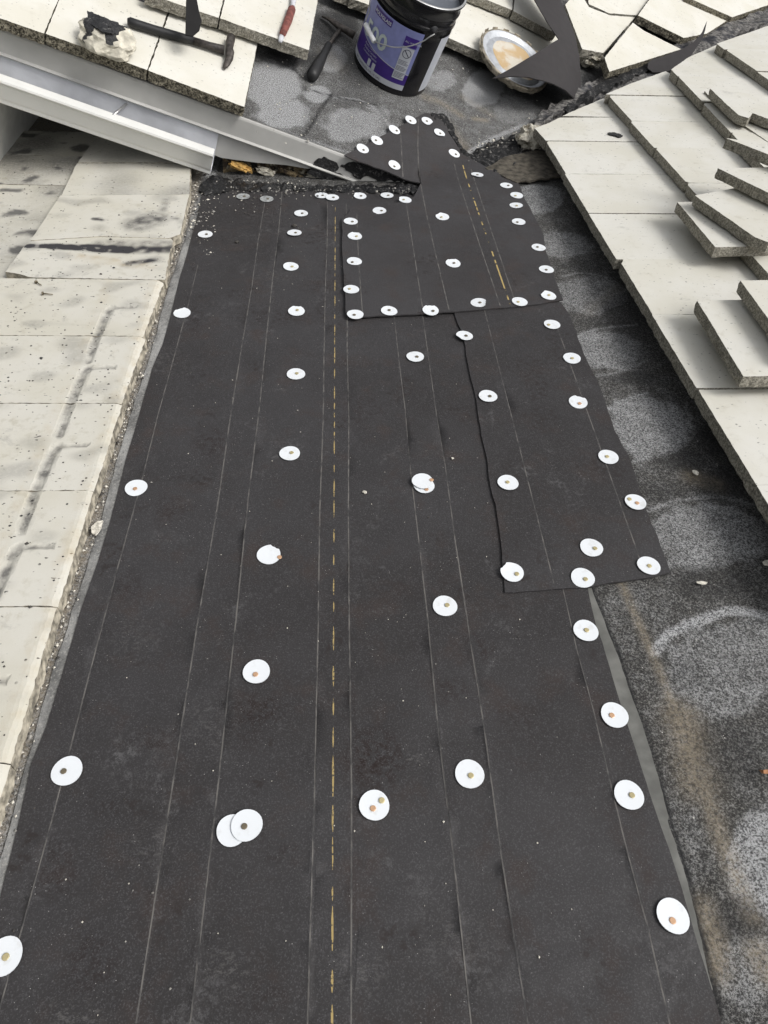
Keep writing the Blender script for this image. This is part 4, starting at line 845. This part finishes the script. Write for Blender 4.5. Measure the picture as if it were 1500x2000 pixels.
crumbs('tile_flecks', L1, lambda r: L1.W(r.uniform(-.34, .0), r.uniform(1.2, 2.5), .0008), 150, [M_BLACK, M_PEBD, M_PEBG], 'dark flecks over the lower course of left tiles', (.001, .0035), 9)
crumbs('seal_grit', FM, lambda r: FM.hit(r.uniform(430, 800), r.gauss(372, 4), .016), 110, [M_PEBG, M_PEBD, M_PEBG], 'grey grit stuck along the tar seam', (.0012, .004), 7)
for (x, y), sz, lab, F in [((712, 961), (.0045, .004, .0025), 'small white chip on the base membrane right of the yellow line', FM), ((1371, 1138), (.010, .004, .0015), 'pale dab on the bare deck right of the narrow strip', FM),
                            ((1500, 1100), (.010, .008, .0015), 'pale dab at the right photo edge on the bare deck', FM), ((884, 895), (.003, .003, .002), 'tiny white chip above the stacked cap nails', FM), ((574, 441), (.008, .006, .006), 'dark metal stub lying on the base membrane', FM), ((463, 472), (.006, .006, .004), 'black tar pellet on the dusty patch of membrane', FM),
                            ((706, 570), (.004, .004, .003), 'tiny black pellet on the arrow patch beside its left cap nails', FM), ((1359, 923), (.006, .007, .002), 'small white mortar chip on the dark deck', FM)]:
    m = M_PEBD if 'dark' in lab[:5] or 'black' in lab else M_PEB
    tag(lump('stone_chip', F.hit(x, y, .008), sz, F, m, x % 17, 2, .5), lab, 'chip', 'loose chips lying about')
tag(slab('mortar_flake', densify([(179, 1041), (178, 1028), (190, 1018), (201, 1016), (197, 1030), (186, 1044)], 5, .8, 3), lambda x, y: FM.hit(x, y, .011 + .0008 * math.sin(x * .4)), .004, [M_PEB], FM, 6), 'white mortar flake lying beside the left tile heads', 'chip')
tag(slab('dry_leaf', densify([(1483, 1504), (1500, 1503), (1515, 1512), (1500, 1511), (1488, 1510)], 4, .5, 3), lambda x, y: FM.hit(x, y, .012 + .004 * math.sin(x * .3)), .0008, [M_LEAF], FM, 6), 'small brown dry leaf at the right photo edge', 'leaf')
def nail(a, b, F, h, lab):
    e = empty('loose_nail', F.hit(*a, h)); tag(e, lab, 'nail', 'loose nails on the left tiles'); p, q = F.hit(*a, h + .003), F.hit(*b, h + .002)
    tube('shank', [p, q], [.0017, .0012], M_RUST, e, 8); d = nrm(q - p); tube('nail_head', [p - d * .002, p], .0045, M_RUST, e, 12)
nail((71, 551), (81, 557), L0, .002, 'dark loose nail with a thick head on the tile below the cracked one')
nail((84, 573), (103, 575), L0, .002, 'thin loose nail lying level on the tile below the cracked one')
o = slab('tar_flake', densify([(1187, 259), (1200, 258), (1217, 264), (1210, 267), (1190, 262)], 3, .8, 3), lambda x, y: R1.hit(x, y, .006), .006, [M_TAR], R1, 5); tag(o, 'small dark flake lying on the lowest right-hand course', 'flake')
for i, pts in enumerate([[(160, 755), (166, 752), (176, 760), (186, 765), (178, 770), (162, 766)], [(190, 612), (206, 612), (205, 622), (196, 624)], [(0, 682), (8, 684), (6, 690), (0, 694)], [(62, 718), (72, 720), (66, 725)]]): pass

# ---------------------------------------------------------------- bucket
bc = FU.hit(763, 136); ba_ = FU.z; bx = nrm(np.cross(V3(0, 1, 0), ba_)); toC = CAM - bc; toC = toC - ba_ * (toC @ ba_); fx = nrm(toC); fy = np.cross(ba_, fx)
FB = Frame(bc, fx, fy)                                 # x towards the viewer, y to the viewer's right
BH, RB, RT = .325, .147, .153
def br(z): return RB + (RT - RB) * z / BH
def bp(th, z, off=0): return FB.W(math.cos(th) * (br(z) + off), math.sin(th) * (br(z) + off), z)
def lathe(name, prof, mat, parent, seg=64, F=FB, smooth=True):
    V, Fs = [], []
    for r_, z_ in prof:
        for k in range(seg): a = 2 * math.pi * k / seg; V.append(F.W(r_ * math.cos(a), r_ * math.sin(a), z_))
    for j in range(len(prof) - 1):
        for k in range(seg): a, b = j * seg + k, j * seg + (k + 1) % seg; Fs.append([a, b, b + seg, a + seg])
    return mesh(name, V, Fs, mat, F, parent, smooth=smooth)
bk = empty('tar_bucket', bc); tag(bk, 'black bucket with purple and lavender label standing on the upper deck', 'bucket')
lathe('pail_body', [(0, .004), (RB - .006, .004), (RB, 0), (RB + .001, .008), (RB - .0005, .012)] + [(br(z), z) for z in np.linspace(.014, BH * .80, 6)] + [(br(.25) + .003, .247), (br(.25) + .003, .252), (br(.25), .258), (br(.28), .280), (br(.29) + .003, .284), (br(.29) + .003, .288), (br(.29), .292), (RT, BH)], M_PAIL, bk)
lathe('rim', [(RT - .004, BH - .004), (RT + .004, BH - .006), (RT + .007, BH), (RT + .004, BH + .005), (RT - .002, BH + .005), (RT - .004, BH), (RT - .006, BH - .05)], M_PAIL, bk)
lathe('tar_contents', [(0, BH - .034), (.05, BH - .032), (.12, BH - .036), (RT - .005, BH - .028)], M_BTAR, bk)
lathe('rim_edge', [(RT + .0055, BH + .0045), (RT + .003, BH + .0062), (RT - .001, BH + .0062)], M_WIRE, bk)
def bhit(px_, py_, off=0):
    """angle and height where the sight line meets the pail side"""
    r = ray(px_, py_); best = None
    for t_ in np.linspace(1.8, 3.4, 900):
        p = FB.loc(CAM + r * t_); d = math.hypot(p[0], p[1]) - br(p[2]) - off
        if best is None or abs(d) < abs(best[0]): best = (d, p)
        if d < 0: best = (0, p); break
    p = best[1]; return math.atan2(p[1], p[0]), p[2]
def patch(name, th0, th1, zlo, zhi, off, mat, parent, n=28, m=6):
    """curved sheet; zlo / zhi numbers or functions of angle"""
    V, Fs = [], []; fz = lambda f, t_: f(t_) if callable(f) else f
    for i in range(n + 1):
        t_ = th0 + (th1 - th0) * i / n
        for j in range(m + 1): z = fz(zlo, t_) + (fz(zhi, t_) - fz(zlo, t_)) * j / m; V.append(bp(t_, z, off))
    for i in range(n):
        for j in range(m): a = i * (m + 1) + j; Fs.append([a, a + m + 1, a + m + 2, a + 1])
    return mesh(name, V, Fs, mat, FB, parent, smooth=True)
TR = bhit(785, 176)[0]; TL = TR - 2.15; ZB, ZT = .022, .235
lb = patch('label_sheet', TL, TR, ZB, ZT, .0008, M_LAV, bk)
zp = lambda t_: .095 + .035 * (TR - t_) / 2.0 - .015 * math.sin((TR - t_) * 1.3)
patch('label_band', TL, TR, ZB + .020, lambda t_: .082 + .05 * ((TR - t_) / 2.15) ** 1.2, .0014, M_PUR, lb)
patch('label_band', TL, TR, ZB, ZB + .020, .0016, M_LABW, lb)
patch('label_band', TL, TR, lambda t_: .082 + .05 * ((TR - t_) / 2.15) ** 1.2, lambda t_: .0845 + .05 * ((TR - t_) / 2.15) ** 1.2, .0018, M_LABW, lb, m=1)
patch('label_panel', TR - .38, TR - .09, .060, .176, .0020, M_LABW, lb)
patch('label_panel', TR - .40, TR - .07, .179, .212, .0020, M_PUR, lb)
for i in range(15):
    z = .066 + i * .0044
    if i in (5, 10): continue
    patch('label_lines', TR - .365, TR - .105 - .02 * ((i * 7) % 4), z, z + .0014, .0024, M_LINK, lb, 6, 1)
def onlabel(t_, z, off=.003):  return bp(t_, z, off)
def ring_on(t0, z0, r_, w_, mat):
    V, Fs = [], []; seg = 28
    for k in range(seg):
        a = 2 * math.pi * k / seg
        for q in (r_ - w_, r_): V.append(bp(t0 + q * math.cos(a) / RB, z0 + q * math.sin(a), .0026))
    for k in range(seg): a, b = 2 * k, 2 * ((k + 1) % seg); Fs.append([a, a + 1, b + 1, b])
    return mesh('label_icon', V, Fs, mat, FB, lb)
ring_on(TR - .235, .155, .0155, .0022, M_LINK)
mesh('label_icon', [bp(TR - .235 + dx / RB, .155 + dz, .0027) for dx, dz in ((-.0115, .0095), (-.0095, .0115), (.0115, -.0095), (.0095, -.0115))], [[0, 1, 2, 3]], M_LINK, FB, lb)
for (dx, dz) in ((-1.08, .056), (-.93, .054)): patch('label_icon', TR + dx, TR + dx + .09, dz - .012, dz + .012, .0022, M_LABW, lb, 4, 1)
def text(s, t0, z0, size, mat, off=.0030, tilt=0, bold=0):
    cu = bpy.data.curves.new('t', 'FONT'); cu.body = s; cu.size = size; cu.offset = bold; cu.resolution_u = 3; ob = bpy.data.objects.new('t', cu); COL.objects.link(ob)
    dg = bpy.context.evaluated_depsgraph_get(); me = bpy.data.meshes.new_from_object(ob.evaluated_get(dg)); COL.objects.unlink(ob); bpy.data.objects.remove(ob)
    V = [bp(t0 + v.co.x / RB, z0 + v.co.y + tilt * v.co.x, off) for v in me.vertices]; Fs = [list(p.vertices) for p in me.polygons]
    bpy.data.meshes.remove(me); return mesh('label_text', V, Fs, mat, FB, lb)
text('500', TR - 1.50, .121, .074, M_LGREY, .0028, 0, .002)
patch('label_panel', TR - 1.36, TR - .78, .206, .229, .0022, M_PUR, lb, 14, 1)
text('POLYGLASS', TR - 1.33, .211, .0150, M_LABW, .0034, 0, .0004)
text('ALL WEATHER', TR - .375, .192, .0090, M_LABW, .0030); 
for i, s in enumerate(('Plastic Cement', 'Flashing Cement', 'Cemento Plastico')): text(s, TR - 1.33, .098 - i * .0120, .0100, M_LABW, .0032)
text('NET CONTENTS 4.75 US GAL', TR - 1.55, ZB + .006, .0105, M_LINK, .0032)
# second label at the right side
T2 = bhit(822, 172)[0]
patch('back_label', .98, 2.2, .02, .225, .0012, M_LABW, bk)
# ear, wire handle and grip
ea = bhit(846, 62); eb = ea[0] - math.pi
for t_ in (ea[0], eb):
    c0 = bp(t_, ea[1], 0); F_ = Frame(c0, FB.z, np.cross(nrm(bp(t_, ea[1], 1) - c0), FB.z))
    lathe('handle_ear', [(0, .010), (.007, .0095), (.010, .006), (.016, .004), (.020, 0)], M_PAIL, bk, 20, Frame(c0, FB.z, np.cross(nrm(bp(t_, ea[1], 1) - c0), FB.z)))
def bpt(px_, py_, off): a = bhit(px_, py_, off); return bp(a[0], a[1], off)
hp = [bp(ea[0], ea[1], .011), bpt(838, 72, .014), bpt(826, 80, .014), bpt(800, 90, .016), bpt(770, 92, .018), bpt(745, 86, .019), bpt(730, 80, .020)]
wr = tube('wire_handle', spline(hp, 5), .0021, M_WIRE, bk, 8)
g0 = bpt(731, 81, .020); g1 = bpt(713, 46, .024)
tube('handle_grip', [g0, g0 * .95 + g1 * .05, (g0 + g1) / 2, g1 * .95 + g0 * .05, g1], [.006, .0085, .0085, .0085, .006], M_WHITEP, wr, 14)
tube('wire_handle', spline([g1, bpt(716, 36, .026), bpt(722, 20, .020), bpt(728, -10, .014), bp(eb, ea[1], .011)], 6), .0021, M_WIRE, bk, 8)

# ---------------------------------------------------------------- bucket lid leaning on the tile edge
lc = FU.hit(1005, 117, .085); LN = nrm(RW @ nrm((.40, .36, .84))); FL = Frame(lc, np.cross(V3(0, 1, .2), LN), np.cross(LN, np.cross(V3(0, 1, .2), LN)))
ld = empty('bucket_lid', lc); tag(ld, 'round metal bucket lid with bent tabs leaning on tile edge', 'lid')
RL = .158
lathe('lid_disc', [(0, 0), (RL - .034, 0), (RL - .030, -.006), (RL - .026, -.006), (RL - .016, .004), (RL - .006, .006)], M_LID, ld, 64, FL)
lathe('lid_rim', [(RL - .006, .006), (RL, .006), (RL + .004, .001), (RL + .003, -.012), (RL - .001, -.016)], M_LIDR, ld, 64, FL)
V, Fs = [FL.W(0, 0, .003)], []
for j in (1, 2, 3):
    for k in range(48):
        a = 2 * math.pi * k / 48; rr = (RL - .052 + .020 * mnoise.noise(Vector((math.cos(a) * 1.6, math.sin(a) * 1.6, 4)))) * j / 3; V.append(FL.W(rr * math.cos(a), rr * math.sin(a), .0035 - (.003 if j == 3 else 0)))
for k in range(48): Fs.append([0, 1 + k, 1 + (k + 1) % 48])
for j in range(2):
    for k in range(48): a, b = 1 + j * 48 + k, 1 + j * 48 + (k + 1) % 48; Fs.append([a, a + 48, b + 48, b])
mesh('residue', V, Fs, M_RES, FL, ld, smooth=True)
for k in range(18):
    a = 2 * math.pi * k / 18 + .1; c_ = FL.W((RL + .001) * math.cos(a), (RL + .001) * math.sin(a), -.006); rx_ = nrm(FL.W(math.cos(a), math.sin(a), 0) - FL.o)
    ft = Frame(c_, np.cross(FL.z, rx_), FL.z); tl = rnd.uniform(.10, .55)
    box('lid_tab', Frame(c_, np.cross(FL.z, rx_), FL.z + rx_ * tl), -.014, .014, -.014, .016, -.001, .002, M_LIDR, ld, .003)

# ---------------------------------------------------------------- membrane offcuts
def offcut(name, px_, hf, lab, step=14, grid=12, F=FU):
    o = slab(name, densify(px_, step, .3, 1), lambda x, y: F.hit(x, y, hf(x, y)), .0035, [M_MEMB4 if 'narrow' in lab else M_MEMB3], F, grid, rings=1, smooth=True); return tag(o, lab, 'membrane offcut', 'black membrane offcuts')
def hA(x, y):
    # curls up off the deck: high along the lid, down at the right tip
    t_ = np.clip((y - 90) / 120, 0, 1); b = .13 - .02 * t_
    s_ = np.clip((x - 1100) / 40, 0, 1) * np.clip((y - 120) / 90, 0, 1)
    return b - .095 * s_ + .045 * math.sin(float(np.clip((x - 960) / 180, 0, 1)) * 3.1) - .03 * float(np.clip((x - 1095) / 40, 0, 1))
offcut('membrane_offcut', [(962, 153), (1000, 132), (1045, 105), (1091, 76), (1070, 45), (1040, -8), (1010, -60), (1060, -70), (1092, -8), (1108, 30), (1122, 65), (1132, 110), (1135, 160), (1131, 210), (1122, 192), (1105, 176), (1082, 164), (1060, 157), (1030, 150), (1000, 149)], hA, 'large grey-black arrow-shaped membrane offcut curling over the bucket lid')
offcut('membrane_offcut', [(1265, 133), (1275, 141), (1300, 141), (1325, 130), (1350, 108), (1370, 80), (1377, 60), (1381, 41), (1372, 62), (1355, 82), (1330, 97), (1300, 108), (1275, 115), (1266, 122)], lambda x, y: .115 + .03 * (x - 1265) / 100, 'crescent-shaped black membrane sliver lying over the valley mortar', 8, 9)
offcut('membrane_offcut', [(364, -14), (363, 30), (362, 68), (376, 70), (390, 58), (394, 40), (388, 18), (382, -14)], lambda x, y: .13 + .0008 * (60 - y), 'narrow black membrane sliver hanging above the hammer handle', 8, 9)

# ---------------------------------------------------------------- tools
def up(F, x, y, h): return F.hit(x, y, h)
hm = empty('claw_hammer', up(U1, 345, 75, 0)); tag(hm, 'black-handled hammer with rusty head lying on the eave tiles', 'hammer', 'hammers')
tube('grip', [up(U1, 249, 42, .017), up(U1, 254, 43, .017), up(U1, 268, 48, .016), up(U1, 300, 58, .016), up(U1, 345, 71, .016), up(U1, 380, 80, .016)], [.009, .0138, .0138, .0135, .0138, .0115], M_BLACK, hm, 14)
tube('shaft', [up(U1, 378, 80, .016), up(U1, 410, 90, .016), up(U1, 438, 98, .018)], [.0115, .0115, .014], simple('worn_black_shaft', (.035, .030, .027), .6, var=.7, scale=80), hm, 12)
tube('hammer_head', [up(U1, 452, 72, .019), up(U1, 451, 76, .019), up(U1, 449, 84, .019), up(U1, 448, 94, .019), up(U1, 449, 102, .019), up(U1, 448, 114, .017), up(U1, 443, 125, .012), up(U1, 437, 134, .007)], [.013, .0138, .014, .012, .0145, .012, .010, .005], M_STEEL, hm, 14, (FU.z, [.95, .95, .95, .95, .9, .7, .5, .35]))
hm = empty('claw_hammer', up(FU, 645, 100, 0)); tag(hm, 'rubber-gripped hammer lying on the bare deck left of the bucket', 'hammer', 'hammers')
tube('grip', [up(FU, 607, 151, .02), up(FU, 610, 147, .02), up(FU, 620, 130, .02), up(FU, 632, 108, .019), up(FU, 642, 88, .018)], [.014, .0215, .0205, .0138, .013], M_BLACK, hm, 14)
tube('shaft', [up(FU, 641, 90, .018), up(FU, 652, 74, .018), up(FU, 664, 58, .02)], [.009, .008, .009], M_STEEL, hm, 10)
tube('hammer_head', [up(FU, 630, 32, .012), up(FU, 643, 37, .02), up(FU, 655, 46, .025), up(FU, 665, 53, .025), up(FU, 675, 58, .025), up(FU, 682, 63, .025), up(FU, 684, 64, .025), up(FU, 692, 69, .025)], [.007, .011, .012, .014, .012, .013, .0138, .0138], M_STEEL, hm, 14, (FU.z, [.4, .5, .8, .9, 1, 1, 1, 1]))
rt_ = empty('scraper', up(U2, 560, 40, 0)); tag(rt_, 'red-handled metal tool lying on the tile above the bare deck', 'hand tool')
tube('handle', [up(U2, 572, 14, .013), up(U2, 570, 18, .013), up(U2, 562, 42, .013), up(U2, 552, 66, .013), up(U2, 551, 68, .013)], [.008, .0138, .0138, .0115, .007], M_RED, rt_, 12, (FU.z, .8))
tube('blade', [up(U2, 576, -14, .012), up(U2, 573, 0, .012), up(U2, 571, 16, .012)], [.010, .010, .007], M_GALV, rt_, 10)
tube('tip', [up(U2, 551, 67, .011), up(U2, 549, 75, .008), up(U2, 547, 82, .004)], [.007, .009, .006], M_GALV, rt_, 10, (FU.z, .5))
